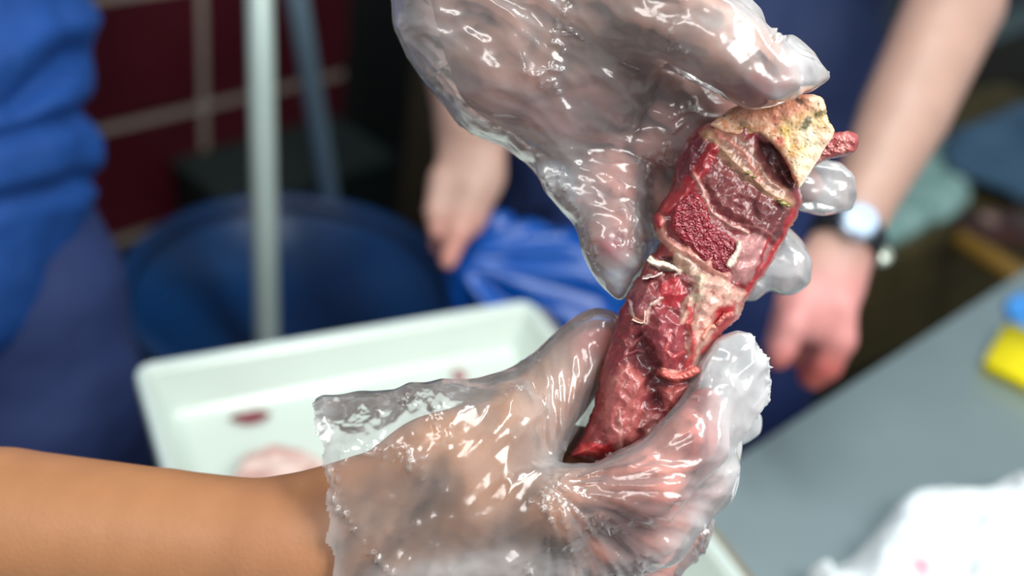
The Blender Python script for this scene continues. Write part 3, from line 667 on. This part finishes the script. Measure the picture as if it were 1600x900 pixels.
# ---- tunic and trousers of the same person
def cloth_mat(name, col, **k): return mat(name, col, 0.75, var=0.08, vscale=20, bump=0.25, bscale=500, **k)
M_TUN = cloth_mat('tunic_blue', (2, 66, 140)); M_TRO = cloth_mat('navy_trousers', (34, 50, 98))
TU = Body((-1.02, -0.22, 0.80), (-0.32, 0.85, 1.38), 0.006)
TU.chain([(-260, -600, 1.14, 260), (-200, -200, 1.10, 262), (-150, 60, 1.06, 264), (-128, 240, 1.04, 258), (-170, 400, 1.02, 240), (-235, 480, 1.01, 220)], 0.03)
V, F = TU.mesh(2); F = outward(V, F); N = normals(V, F)
if np.einsum('ij,ij->i', N, V-V.mean(0)).mean() < 0: N = -N
x, y = px_of(V)
for pts, hh, ww in (([(-80, 190), (30, 160), (110, 85)], -0.020, 22), ([(-80, 240), (60, 200), (170, 165)], -0.018, 16), ([(-80, 330), (60, 305), (150, 280)], -0.016, 16), ([(-50, 120), (60, 60), (160, 20)], 0.012, 28)):
    V = V+N*(hh*np.exp(-(line_sd(x, y, pts)/ww)**2))[:, None]
V = V+N*(0.006*fbm(V*14))[:, None]
link('tunic', to_world(V), F, M_TUN, pa)
TR = Body((-0.90, -0.90, 0.82), (-0.20, 0.14, 1.65), 0.007)
TR.chain([(-110, 340, 1.09, 222), (-20, 470, 1.10, 196), (50, 640, 1.14, 168), (150, 1000, 1.25, 120), (240, 1350, 1.42, 84)], 0.03)
V, F = TR.mesh(2); F = outward(V, F); V = V+normals(V, F)*(0.004*fbm(V*10))[:, None]
link('trousers', to_world(V), F, M_TRO, pa)

# ---- second person facing the lens: navy clothes, watch, bare forearms
pb = empty('person', tuple(P(1050, 300, 1.35)*np.array([1, 1, 0])))
tag(pb, 'person in navy standing behind the meat with bare forearms and a black strapped watch', 'person')
AB = Body((-0.28, -0.20, 0.90), (0.72, 0.52, 1.62), 0.004)
AB.chain([(690, -420, 1.410, 80), (690, -150, 1.390, 74), (716, 40, 1.290, 66), (738, 200, 1.230, 54)], 0.01)      # image-left arm
AB.chain([(738, 200, 1.230, 50), (735, 270, 1.220, 50), (716, 330, 1.210, 48)], 0.02, flat=0.6)
AB.chain([(735, 300, 1.210, 30), (716, 362, 1.200, 20), (700, 408, 1.200, 14)], 0.006)
AB.chain([(706, 300, 1.220, 28), (692, 350, 1.220, 19), (684, 384, 1.230, 13)], 0.006)
AB.chain([(720, 310, 1.240, 28), (704, 362, 1.250, 18), (694, 398, 1.250, 13)], 0.006)
AB.chain([(735, 310, 1.250, 28), (730, 360, 1.260, 18), (716, 395, 1.250, 13)], 0.006)
AB.chain([(690, 280, 1.210, 22), (680, 330, 1.200, 17), (682, 362, 1.200, 13)], 0.006)
AB.chain([(1420, -420, 1.34, 92), (1520, -160, 1.26, 78), (1490, 10, 1.18, 74), (1412, 180, 1.12, 68), (1345, 320, 1.07, 50), (1318, 380, 1.05, 46)], 0.003)   # image-right arm
AB.chain([(1318, 385, 1.05, 46), (1290, 440, 1.04, 56), (1268, 480, 1.035, 58)], 0.02, flat=0.6)
AB.chain([(1310, 480, 1.03, 30), (1312, 530, 1.03, 25), (1292, 572, 1.04, 22), (1272, 592, 1.05, 18)], 0.006)
AB.chain([(1290, 480, 1.05, 30), (1296, 535, 1.06, 24), (1276, 580, 1.07, 20), (1262, 590, 1.08, 16)], 0.006)
AB.chain([(1268, 480, 1.06, 28), (1262, 530, 1.08, 22), (1250, 560, 1.09, 18)], 0.006)
AB.chain([(1255, 460, 1.03, 28), (1238, 510, 1.02, 24), (1222, 548, 1.02, 20), (1216, 562, 1.02, 16)], 0.006)
AB.chain([(1245, 450, 1.04, 26), (1228, 500, 1.05, 22), (1212, 540, 1.06, 18)], 0.006)
V, F = AB.mesh(2); x, y = px_of(V); tone = np.tile(lin((178, 142, 128)), (len(V), 1))
tone = blend(tone, sstep(360, 480, y)*(x > 1000), (208, 140, 136)); tone = blend(tone, sstep(520, 590, y)*(x > 1000), (190, 92, 84)); tone = blend(tone, sstep(300, 400, y)*(x < 1000), (204, 142, 130))
body('body', V, F, pb, tone)
M_NAVY = cloth_mat('navy_shirt', (12, 34, 78)); M_BLK = cloth_mat('navy_trousers_dark', (10, 34, 86))
SH = Body((-0.18, -0.28, 1.10), (0.68, 0.68, 1.78), 0.008)
SH.chain([(830, -420, 1.55, 150), (870, -100, 1.55, 130), (900, 150, 1.53, 120), (900, 420, 1.55, 120)], 0.05)
SH.chain([(1280, -420, 1.57, 150), (1260, -100, 1.53, 135), (1225, 150, 1.51, 130), (1200, 420, 1.53, 120)], 0.05)
SH.chain([(1060, -420, 1.55, 200), (1060, 0, 1.51, 200), (1050, 400, 1.55, 190)], 0.05, flat=0.8)
V, F = SH.mesh(2); F = outward(V, F); N = normals(V, F); V = V+N*(0.007*fbm(V*7)-0.004*np.abs(perlin(V*np.array([18, 5, 18]))))[:, None]
link('shirt', to_world(V), F, M_NAVY, pb)
TP = Body((-0.16, -0.95, 1.05), (0.62, 0.12, 2.25), 0.010)
TP.chain([(960, 380, 1.44, 130), (930, 640, 1.56, 100), (930, 900, 1.76, 72), (930, 1150, 2.02, 50)], 0.03)
TP.chain([(1150, 380, 1.42, 140), (1150, 640, 1.50, 112), (1130, 900, 1.74, 78), (1110, 1150, 2.02, 50)], 0.03)
V, F = TP.mesh(2); F = outward(V, F); V = V+normals(V, F)*(0.005*fbm(V*9))[:, None]
link('trousers', to_world(V), F, M_BLK, pb)
# watch
wc_ = P(1322, 372, 1.052); wax = P(1345, 320, 1.07)-P(1318, 385, 1.05); wax /= np.linalg.norm(wax)
wu = np.cross(wax, FWD); wu /= np.linalg.norm(wu); wv_ = np.cross(wax, wu)
ww_ = bpy.data.objects.new('wristwatch', None); COL.objects.link(ww_); ww_.parent = pb; ww_.matrix_parent_inverse = Matrix.Translation(-Vector(pb.location))
V, F = [], []
for i in range(40):
    a = 2*math.pi*i/40
    for dr, da in ((0.0345, -0.013), (0.0385, -0.012), (0.0385, 0.012), (0.0345, 0.013)): V.append(wc_+dr*(wu*math.cos(a)+wv_*math.sin(a))+wax*da)
for i in range(40):
    j = (i+1) % 40
    for k in range(4): F.append((i*4+k, j*4+k, j*4+(k+1) % 4, i*4+(k+1) % 4))
def wpart(name, V, F, m):
    o = link(name, V, F, m, ww_); return o
ww_['label'] = 'wristwatch with black strap and silver face'
wpart('strap', V, F, mat('black_strap', (14, 18, 26), 0.5))
wn = -wv_*0.75-wu*0.15; wn = (-FWD*0.9+UP*0.3); wn = wn-wax*(wn@wax); wn /= np.linalg.norm(wn); wt = np.cross(wn, wax)
def disc(name, c, r, h, m, rings=((1, 0), (1, 0.7), (0.9, 1), (0.0, 1))):
    V, F = [], []; n = 28
    for rr, hh in rings:
        for k in range(n):
            a = 2*math.pi*k/n; V.append(c+wax*r*rr*math.cos(a)+wt*r*rr*math.sin(a)+wn*h*hh)
    for i in range(len(rings)-1):
        for k in range(n): F.append((i*n+k, i*n+(k+1) % n, (i+1)*n+(k+1) % n, (i+1)*n+k))
    return wpart(name, V, F, m)
disc('case', wc_+wn*0.034, 0.020, 0.009, mat('watch_steel', (180, 196, 214), 0.25, metal=0.8))
disc('dial', wc_+wn*0.0435, 0.0165, 0.0015, mat('watch_face', (186, 208, 234), 0.3))
bu = wc_+wt*0.040*(1 if (wt@RIGHT) > 0 else -1)
disc('clasp', bu-wn*0.004, 0.010, 0.006, mat('clasp_metal', (196, 204, 190), 0.3, metal=0.6))

# ------------------------------------------------------------------ blue plastic bag held by the left-hand hand of the second person
def bag():
    out = curve([(700, 405), (725, 365), (762, 330), (800, 318), (850, 328), (905, 336), (955, 385), (990, 460), (1010, 560), (1000, 640), (940, 620), (880, 560), (820, 520), (760, 520), (715, 490), (694, 440)], 5)
    b = Body((-0.12, -0.18, 1.16), (0.21, 0.14, 1.36), 0.003); b.slab(out, 1.27, 0.045, 0.01, 0.006, jag=0)
    V, F = b.mesh(2); F = outward(V, F); N = normals(V, F)
    if np.einsum('ij,ij->i', N, V-V.mean(0)).mean() < 0: N = -N
    x, y = px_of(V); ang = np.arctan2(y-395, x-690); rr = np.hypot(y-395, x-690)
    h = 0.022*worley(np.stack([ang*5.0, rr*0.004, np.zeros(len(x))], 1))+0.012*perlin(np.stack([ang*3.0+4, rr*0.004, np.ones(len(x))], 1))
    h = h*sstep(20, 120, rr); V = V-N*h[:, None]
    return link('plastic_bag', to_world(V), F, mat('blue_polythene', (0, 74, 160), 0.32, var=0.06, coat=0.1))
tag(bag(), 'bright blue plastic bag hanging in folds from the bare hand beside the bin', 'bag')

# ------------------------------------------------------------------ the piece of meat
def slab_mesh(poly, d0, front, back, hf, cf, step=1.25, R=40, tilt=(0, 0), backR=40, warp=1.0):
    poly = curve(poly, 5); lo, hi = poly.min(0)-4, poly.max(0)+4
    gx, gy = np.meshgrid(np.arange(lo[0], hi[0], step), np.arange(lo[1], hi[1], step), indexing='ij')
    wx = warp*(4*perlin(np.stack([gx/16, gy/16, gx*0+7], -1))+2*perlin(np.stack([gx/6, gy/6, gx*0+3], -1)))
    wy = warp*(4*perlin(np.stack([gx/16, gy/16, gx*0+17], -1))+2*perlin(np.stack([gx/6, gy/6, gx*0+13], -1)))
    sd = poly_sd(gx+wx*0.6, gy+wy*0.6, poly); ins = sd < 0
    idx = -np.ones(gx.shape, int); idx[ins] = np.arange(ins.sum()); n = ins.sum()
    X, Y, S = gx[ins], gy[ins], -sd[ins]
    S0 = np.clip(-poly_sd(gx, gy, poly)[ins], 0, None); S0 = S0*sstep(-2, 5, S); prof = np.sqrt(np.clip(1-(1-np.clip(S0/R, 0, 1))**2, 0, 1)); pb_ = np.sqrt(np.clip(1-(1-np.clip(S/backR, 0, 1))**2, 0, 1))
    c = poly.mean(0); dd = d0+(X-c[0])/1600*tilt[0]+(Y-c[1])/1600*tilt[1]
    fade = sstep(0, 6, S)
    H = hf(X+0.3*wx[ins], Y+0.3*wy[ins], S)*fade
    top = P(X, Y, dd-front*prof-H); bot = P(X, Y, dd+back*pb_+0.0004)
    q = ins[:-1, :-1] & ins[1:, :-1] & ins[1:, 1:] & ins[:-1, 1:]; E = np.argwhere(q)
    f = np.stack([idx[E[:, 0], E[:, 1]], idx[E[:, 0], E[:, 1]+1], idx[E[:, 0]+1, E[:, 1]+1], idx[E[:, 0]+1, E[:, 1]]], 1)
    a = np.concatenate([f[:, (0, 1)], f[:, (1, 2)], f[:, (2, 3)], f[:, (3, 0)]]); key = a[:, 0]*(n+1)+a[:, 1]; rk = a[:, 1]*(n+1)+a[:, 0]
    be_ = a[~np.isin(key, rk)]; side = np.stack([be_[:, 1], be_[:, 0], be_[:, 0]+n, be_[:, 1]+n], 1)
    F = np.concatenate([f, f[:, ::-1]+n, side]); V = np.concatenate([top, bot])
    col = cf(X+wx[ins], Y+wy[ins], S, X, Y)
    return V, F, np.concatenate([col, col])
def N2(x, y, s, o=0.0, sy=None): return perlin(np.stack([x/s, y/(sy or s), x*0+o], -1))

# axis of the meat: fibres run from lower left to upper right
FX, FY = 0.53, -0.85
def fib(x, y, s, l, o=0.0):
    u = x*FX+y*FY; v = -x*FY+y*FX; return perlin(np.stack([u/l, v/s, x*0+o], -1))
FEAT = [  # (kind, points, width, colour, softness, height mm)
 ('p', [(1052, 300), (1062, 238), (1090, 202), (1118, 235), (1098, 270), (1075, 300)], 0, (104, 30, 44), 5, 0),
 ('p', [(1092, 205), (1130, 195), (1180, 225), (1235, 290), (1245, 330), (1215, 322), (1160, 285), (1118, 245)], 0, (150, 100, 80), 7, 1.0),
 ('p', [(1180, 215), (1215, 222), (1246, 285), (1240, 300), (1205, 285), (1178, 245)], 0, (88, 40, 40), 7, -5.5),  # pocket under the flap, its shade put into the colour
 ('l', [(1105, 210), (1150, 255), (1200, 300), (1236, 318)], 7, (190, 140, 104), 6, 1.2),
 ('l', [(1120, 205), (1165, 240), (1188, 282)], 4, (206, 120, 100), 5, 0.8),
 ('p', [(1110, 245), (1140, 262), (1180, 298), (1238, 326), (1228, 368), (1196, 380), (1160, 352), (1122, 330), (1096, 288)], 0, (132, 52, 54), 6, 1.8),
 ('p', [(1165, 290), (1210, 310), (1238, 330), (1222, 372), (1190, 372), (1175, 330)], 0, (120, 52, 54), 9, 1.0),
 ('l', [(1112, 235), (1098, 262), (1078, 286), (1058, 312), (1042, 326)], 12, (172, 22, 38), 5, 2.5),
 ('p', [(1062, 312), (1085, 300), (1104, 318), (1114, 350), (1146, 372), (1152, 398), (1136, 428), (1108, 418), (1078, 388), (1052, 362), (1050, 335)], 0, (138, 12, 30), 4, 0.8),
 ('l', [(1084, 272), (1098, 298), (1112, 332), (1140, 352), (1168, 364)], 4.5, (214, 150, 136), 4, 1.5),
 ('l', [(1130, 345), (1160, 352), (1190, 358), (1215, 374)], 3, (176, 96, 92), 4, 0.6),
 ('l', [(1030, 344), (1036, 372), (1058, 388), (1085, 400), (1112, 420), (1135, 432)], 8, (222, 146, 128), 4, 1.8),
 ('l', [(1026, 340), (1030, 352)], 6, (200, 22, 40), 4, 2),
 ('p', [(1146, 372), (1190, 362), (1206, 385), (1192, 430), (1166, 446), (1140, 436), (1150, 405)], 0, (208, 140, 138), 6, 2.0),
 ('l', [(1156, 380), (1150, 398), (1140, 414)], 6, (236, 216, 196), 3, 2.6),
 ('l', [(1240, 330), (1226, 370), (1206, 400), (1186, 432), (1162, 462)], 6, (196, 26, 38), 5, 1.2),
 ('l', [(1200, 372), (1190, 405), (1180, 430)], 3, (186, 24, 36), 3, 0.5),
 ('l', [(1248, 340), (1232, 372), (1212, 408), (1190, 440), (1168, 470)], 4, (226, 140, 130), 4, 0.6),
 ('p', [(1028, 402), (1052, 396), (1082, 414), (1072, 428), (1040, 424)], 0, (84, 34, 40), 5, -4),  # open hole, its darkness painted in as well as sunk
 ('l', [(1060, 404), (1092, 430), (1118, 446)], 11, (206, 168, 146), 5, 1.6),
 ('p', [(1078, 436), (1128, 432), (1166, 458), (1156, 498), (1122, 528), (1108, 560), (1082, 575), (1070, 545), (1078, 500), (1090, 465)], 0, (232, 176, 156), 6, 2.6),
 ('p', [(1120, 480), (1150, 470), (1150, 500), (1125, 520), (1112, 505)], 0, (188, 40, 48), 7, -1.5),
 ('l', [(1150, 500), (1120, 525), (1104, 550), (1100, 585)], 8, (205, 52, 52), 5, 1.0),
 ('l', [(1096, 434), (1090, 462)], 9, (226, 202, 170), 4, 2.4),
 ('l', [(1078, 468), (1068, 498)], 7, (222, 176, 150), 4, 1.6),
 ('p', [(1034, 440), (1062, 432), (1072, 455), (1062, 482), (1040, 480), (1028, 462)], 0, (188, 18, 36), 4, 0.5),
 ('p', [(1022, 478), (1050, 486), (1068, 500), (1072, 545), (1058, 568), (1030, 580), (1018, 540), (1014, 505)], 0, (160, 54, 64), 7, 3.6),
 ('p', [(986, 448), (1016, 440), (1032, 466), (1016, 486), (1006, 505), (984, 492)], 0, (144, 62, 66), 4, 2.4),
 ('l', [(982, 470), (990, 496), (1010, 506), (1016, 478), (1034, 466)], 2.6, (232, 190, 174), 3, 1.6),
 ('l', [(1004, 434), (1020, 432), (1036, 428)], 2.2, (232, 204, 200), 2, 1.6),
 ('l', [(1014, 404), (1028, 414), (1050, 420), (1062, 422)], 5, (238, 216, 196), 3, 3.2),
 ('l', [(1020, 425), (1030, 432)], 6, (196, 90, 88), 4, 1.0),
 ('p', [(1008, 510), (1030, 560), (1046, 590), (1040, 640), (1012, 640), (1000, 590), (975, 560), (985, 520)], 0, (100, 34, 40), 9, -4.5),  # central hollow, with its shadow painted into the colour
 ('l', [(1045, 520), (1040, 548), (1052, 560), (1066, 552)], 4, (204, 70, 74), 4, 1.4),
 ('l', [(1075, 480), (1084, 540), (1076, 580)], 5, (214, 70, 70), 5, 1.0),
 ('l', [(1032, 583), (1060, 590), (1092, 576)], 8, (206, 96, 88), 4, 3.4),
 ('l', [(1036, 578), (1060, 584)], 3, (236, 160, 140), 3, 1.4),
 ('p', [(1030, 606), (1062, 600), (1086, 600), (1058, 632), (1042, 646)], 0, (188, 86, 82), 6, 2.4),
 ('p', [(950, 586), (978, 566), (1008, 590), (1004, 640), (996, 700), (950, 706), (940, 650)], 0, (186, 88, 84), 7, 3.0),
 ('l', [(958, 596), (984, 572)], 4, (206, 120, 110), 4, 1.0),
 ('l', [(966, 640), (972, 672), (968, 700)], 2.4, (216, 150, 140), 3, 0.8),
 ('p', [(1002, 640), (1040, 646), (1030, 690), (1000, 706)], 0, (168, 86, 84), 7, 1.0),
 ('p', [(890, 716), (908, 694), (955, 690), (965, 716), (930, 724)], 0, (186, 20, 30), 5, 1.0),
 ('l', [(912, 704), (936, 708)], 4, (214, 70, 60), 4, 0.8),
 ('l', [(985, 540), (1010, 520)], 2, (176, 90, 92), 3, 0.8), ('l', [(975, 555), (1006, 548)], 2, (170, 80, 84), 3, 0.6),
]
def feats(x, y):
    col = np.tile(lin((140, 40, 46)), (len(x), 1)); h = np.zeros(len(x))
    for kd, pts, wd, c, soft, hh in FEAT:
        d = poly_sd(x, y, pts) if kd == 'p' else line_sd(x, y, pts)-wd
        m = 1-sstep(-soft, soft*0.6, d); col = col*(1-m[:, None])+lin(c)*m[:, None]
        h += hh/1000*(1-sstep(-soft*2.2, soft*0.4, d))
    return col, h
def meat_h(x, y, S):
    _, h = feats(x, y)
    sp = (poly_sd(x, y, FEAT[8][1]) < 0)
    return h + 0.0011*fib(x, y, 12, 80)+0.0008*N2(x, y, 18, 4)+0.00018*np.abs(fib(x, y, 4, 30, 3))+0.00004*N2(x, y, 3, 8)-0.0012*np.abs(N2(x, y, 22, 2))-0.0002*np.abs(N2(x, y, 9, 12))
def meat_c(x, y, S, X, Y):
    c, _ = feats(x, y)
    f = fib(x, y, 3.0, 26, 9)[:, None]; c = c*(1+0.22*f)
    mott = sstep(0.15, 0.55, N2(X, Y, 10, 31)+0.5*N2(X, Y, 4, 33))*0.5
    low = sstep(430, 450, Y)*(1-sstep(600, 640, Y))*sstep(1060, 1080, X)
    c = c*(1-(mott*low)[:, None])+lin((196, 40, 48))*(mott*low)[:, None]
    fat = sstep(0.42, 0.62, N2(X, Y, 9, 51)+0.4*N2(X, Y, 3.5, 52))[:, None]*0.3; c = c*(1-fat)+lin((206, 120, 112))*fat
    spm = 1-sstep(-3, 3, poly_sd(X, Y, FEAT[8][1])); sn = N2(X, Y, 2.3, 61)
    k = (spm*sstep(0.1, 0.5, sn))[:, None]*0.55; c = c*(1-k)+lin((206, 84, 96))*k
    rim = (1-sstep(1, 7, S))[:, None]*0.35*sstep(1100, 1180, X)[:, None]; c = c*(1-rim)+lin((222, 130, 120))*rim
    g_ = c.mean(1, keepdims=True); c = (c*0.87+g_*0.13)*0.76
    return np.clip(c, 0, 1)
OUT = [(1112, 188), (1150, 166), (1190, 156), (1240, 152), (1278, 156), (1286, 180), (1290, 205), (1278, 240), (1264, 268), (1251, 292), (1254, 310), (1248, 335), (1235, 357), (1225, 378), (1213, 398), (1195, 430), (1176, 455), (1165, 476), (1154, 498), (1136, 515), (1120, 532), (1108, 552), (1097, 565), (1096, 590), (1090, 620), (1075, 650), (1050, 690), (1010, 715), (970, 724), (925, 722), (889, 714), (904, 690), (922, 650), (934, 600), (944, 560), (955, 530), (965, 492), (975, 470), (986, 448), (1000, 425), (1014, 400), (1030, 385), (1022, 362), (1020, 340), (1032, 318), (1050, 290), (1054, 262), (1064, 235), (1080, 208), (1094, 198)]
mt = empty('meat_chunk', P(1100, 440, 0.475)); tag(mt, 'raw red bone-in meat chunk held upright between the two gloved hands', 'meat')
V, F, c = slab_mesh(OUT, 0.481, 0.014, 0.012, meat_h, meat_c, 1.2, 48, (0.0, 0.0))
link('muscle', V, F, MEAT, mt, attrs={'tone': c})
def flap_h(x, y, S): return 0.0008*N2(x, y, 18, 1)+0.0002*N2(x, y, 5, 2)-0.0006*np.exp(-(line_sd(x, y, [(1140, 190), (1190, 215), (1215, 245)])/6)**2)
def flap_c(x, y, S, X, Y):
    c = np.tile(lin((228, 184, 152)), (len(x), 1))
    def mixin(m, col):
        nonlocal c
        c = c*(1-m[:, None])+lin(col)*m[:, None]
    mixin(1-sstep(10, 40, line_sd(x, y, [(1150, 170), (1240, 158)])), (222, 150, 122))
    mixin((1-sstep(10, 26, line_sd(x, y, [(1130, 185), (1175, 205)])))*0.6, (190, 150, 120))
    mixin(0.85*sstep(0.02, 0.45, N2(X, Y, 15, 2)+0.35*N2(X, Y, 6, 2.5))*(1-sstep(1255, 1275, X)), (198, 126, 84))
    mixin(0.3*(1-sstep(6, 24, line_sd(x, y, [(1232, 200), (1262, 188), (1292, 186)]))), (206, 190, 98))
    mixin(0.35*(1-sstep(4, 16, line_sd(x, y, [(1228, 206), (1240, 236)]))), (212, 192, 96))
    mixin(0.8*(1-sstep(3, 12, line_sd(x, y, [(1258, 232), (1262, 255)]))), (206, 160, 62))
    mixin(0.9*(1-sstep(5, 20, line_sd(x, y, [(1262, 205), (1272, 232), (1250, 262)]))), (236, 222, 186))
    mixin(0.8*(1-sstep(3, 10, np.hypot(x-1218, y-220))), (190, 50, 34)); mixin(0.6*(1-sstep(3, 12, np.hypot(x-1212, y-190))), (186, 80, 56))
    mixin(0.9*(1-sstep(3, 9, line_sd(x, y, [(1258, 198), (1264, 186)]))), (92, 88, 66)); mixin(0.8*(1-sstep(2, 7, line_sd(x, y, [(1276, 180), (1288, 176)]))), (104, 100, 60))
    mixin(0.9*(1-sstep(2, 6, line_sd(x, y, [(1246, 156), (1252, 160)]))), (70, 58, 44)); mixin(0.6*(1-sstep(4, 12, line_sd(x, y, [(1160, 198), (1172, 206)]))), (112, 92, 52))
    mixin(0.85*sstep(0.44, 0.58, N2(X, Y, 4.2, 77)), (70, 52, 34))
    mixin((1-sstep(0.5, 4.0, line_sd(X, Y, [(1300, 214), (1284, 240), (1266, 266), (1249, 293)]))), (244, 228, 206))
    mixin((1-sstep(2, 9, line_sd(X, Y, [(1176, 212), (1208, 228), (1228, 256), (1242, 288)])))*0.8, (206, 120, 92))
    return c
FLAP = [(1110, 196), (1126, 180), (1150, 165), (1190, 153), (1240, 147), (1278, 149), (1290, 162), (1294, 184), (1304, 206), (1290, 232), (1270, 265), (1250, 294), (1240, 284), (1229, 256), (1208, 228), (1184, 212), (1160, 216), (1136, 212)]
V, F, c = slab_mesh(FLAP, 0.468, 0.003, 0.003, flap_h, flap_c, 1.1, 9, (-0.06, 0.03), 9, 0.5)
link('fat_flap', V, F, MEAT, mt, attrs={'tone': c})
TAIL = [(1275, 200), (1302, 206), (1328, 205), (1341, 212), (1342, 226), (1334, 240), (1312, 246), (1288, 252), (1268, 262), (1255, 250)]
V, F, c = slab_mesh(TAIL, 0.478, 0.006, 0.004, lambda x, y, S: 0.0012*N2(x, y, 9, 3)+0.0005*N2(x, y, 3, 3), lambda x, y, S, X, Y: np.clip(lin((158, 76, 76))*(1-sstep(0, .5, N2(x, y, 16, 5)))[:, None]+lin((196, 126, 118))*sstep(0, .5, N2(x, y, 16, 5))[:, None], 0, 1), 1.1, 14, (0, 0), 14, 0.4)
link('muscle_strip', V, F, MEAT, mt, attrs={'tone': c})
# porous cut bone
V, F, c = slab_mesh(FEAT[8][1], 0.4678, 0.0022, 0.004, lambda x, y, S: 0.0007*N2(x, y, 2.6, 4)+0.0008*N2(x, y, 9, 2), lambda x, y, S, X, Y: np.clip(lin((120, 10, 28))*(1+0.35*N2(X, Y, 14, 3)[:, None])*(1-0.6*sstep(0.05, 0.4, N2(X, Y, 2.4, 9))[:, None])+lin((190, 80, 92))*0.6*sstep(0.05, 0.4, N2(X, Y, 2.4, 9))[:, None], 0, 1), 1.1, 8, (0, 0), 10, 0.8)
link('cut_bone', V, F, MEAT, mt, attrs={'tone': c})
# ragged shreds standing proud
for pts, w_, col, dz in (([(1012, 404), (1024, 412), (1040, 414), (1058, 422)], 5, (236, 214, 192), 0.463), ([(1003, 436), (1018, 434), (1034, 426)], 2.2, (230, 200, 196), 0.464),
                         ([(1034, 582), (1058, 590), (1090, 578)], 7, (200, 100, 90), 0.4625), ([(1156, 380), (1149, 398), (1138, 416)], 5, (236, 220, 200), 0.4625),
                         ([(988, 500), (1004, 504), (1008, 486)], 2.5, (226, 180, 164), 0.4635), ([(1120, 508), (1130, 496), (1146, 490)], 4, (200, 104, 96), 0.464), ([(1098, 530), (1106, 514), (1118, 510)], 4, (224, 150, 130), 0.464)):
    pts = np.array(pts, float); t = np.gradient(pts, axis=0); nn_ = np.stack([-t[:, 1], t[:, 0]], 1); nn_ /= np.linalg.norm(nn_, axis=1)[:, None]
    wv2 = w_*(0.7+0.5*RNG.rand(len(pts)))[:, None]; poly = np.concatenate([pts+nn_*wv2, (pts-nn_*wv2)[::-1]])
    V, F, c = slab_mesh(poly, dz+0.003, 0.0022, 0.004, lambda x, y, S: 0.0008*N2(x, y, 5, 3), lambda x, y, S, X, Y: np.clip(lin(col)*(1+0.15*N2(x, y, 6, 5)[:, None]), 0, 1), 1.2, 4, (0, 0), 5, 0.9)
    o = link('tissue_shred', V, F, MEAT, mt, attrs={'tone': c}); 
for (hx, hy, r_) in ((1168, 270, 7), (1178, 276, 5), (1224, 318, 8), (1218, 312, 5), (1232, 322, 5)):
    poly = [(hx+r_*math.cos(a)*RNG.uniform(0.6, 1.1), hy+r_*0.6*math.sin(a)*RNG.uniform(0.6, 1.1)) for a in np.arange(0, 6.2, 0.9)]
    V, F, c = slab_mesh(poly, 0.4645, 0.0012, 0.002, lambda x, y, S: 0.0004*N2(x, y, 3, 3), lambda x, y, S, X, Y: np.clip(lin((138, 128, 66))*(1+0.3*N2(x, y, 5, 5)[:, None]), 0, 1), 1.2, 3, (0, 0), 3, 0.5)
    link('herb_flake', V, F, MEAT, mt, attrs={'tone': c})
V, F, c = slab_mesh([(900, 310), (908, 307), (910, 316), (903, 321)], 0.4872, 0.0012, 0.002, lambda x, y, S: 0*x, lambda x, y, S, X, Y: np.tile(lin((200, 50, 40)), (len(x), 1)), 1.0, 3, (0, 0), 3, 0.2)
link('meat_speck', V, F, MEAT, glB, attrs={'tone': c})
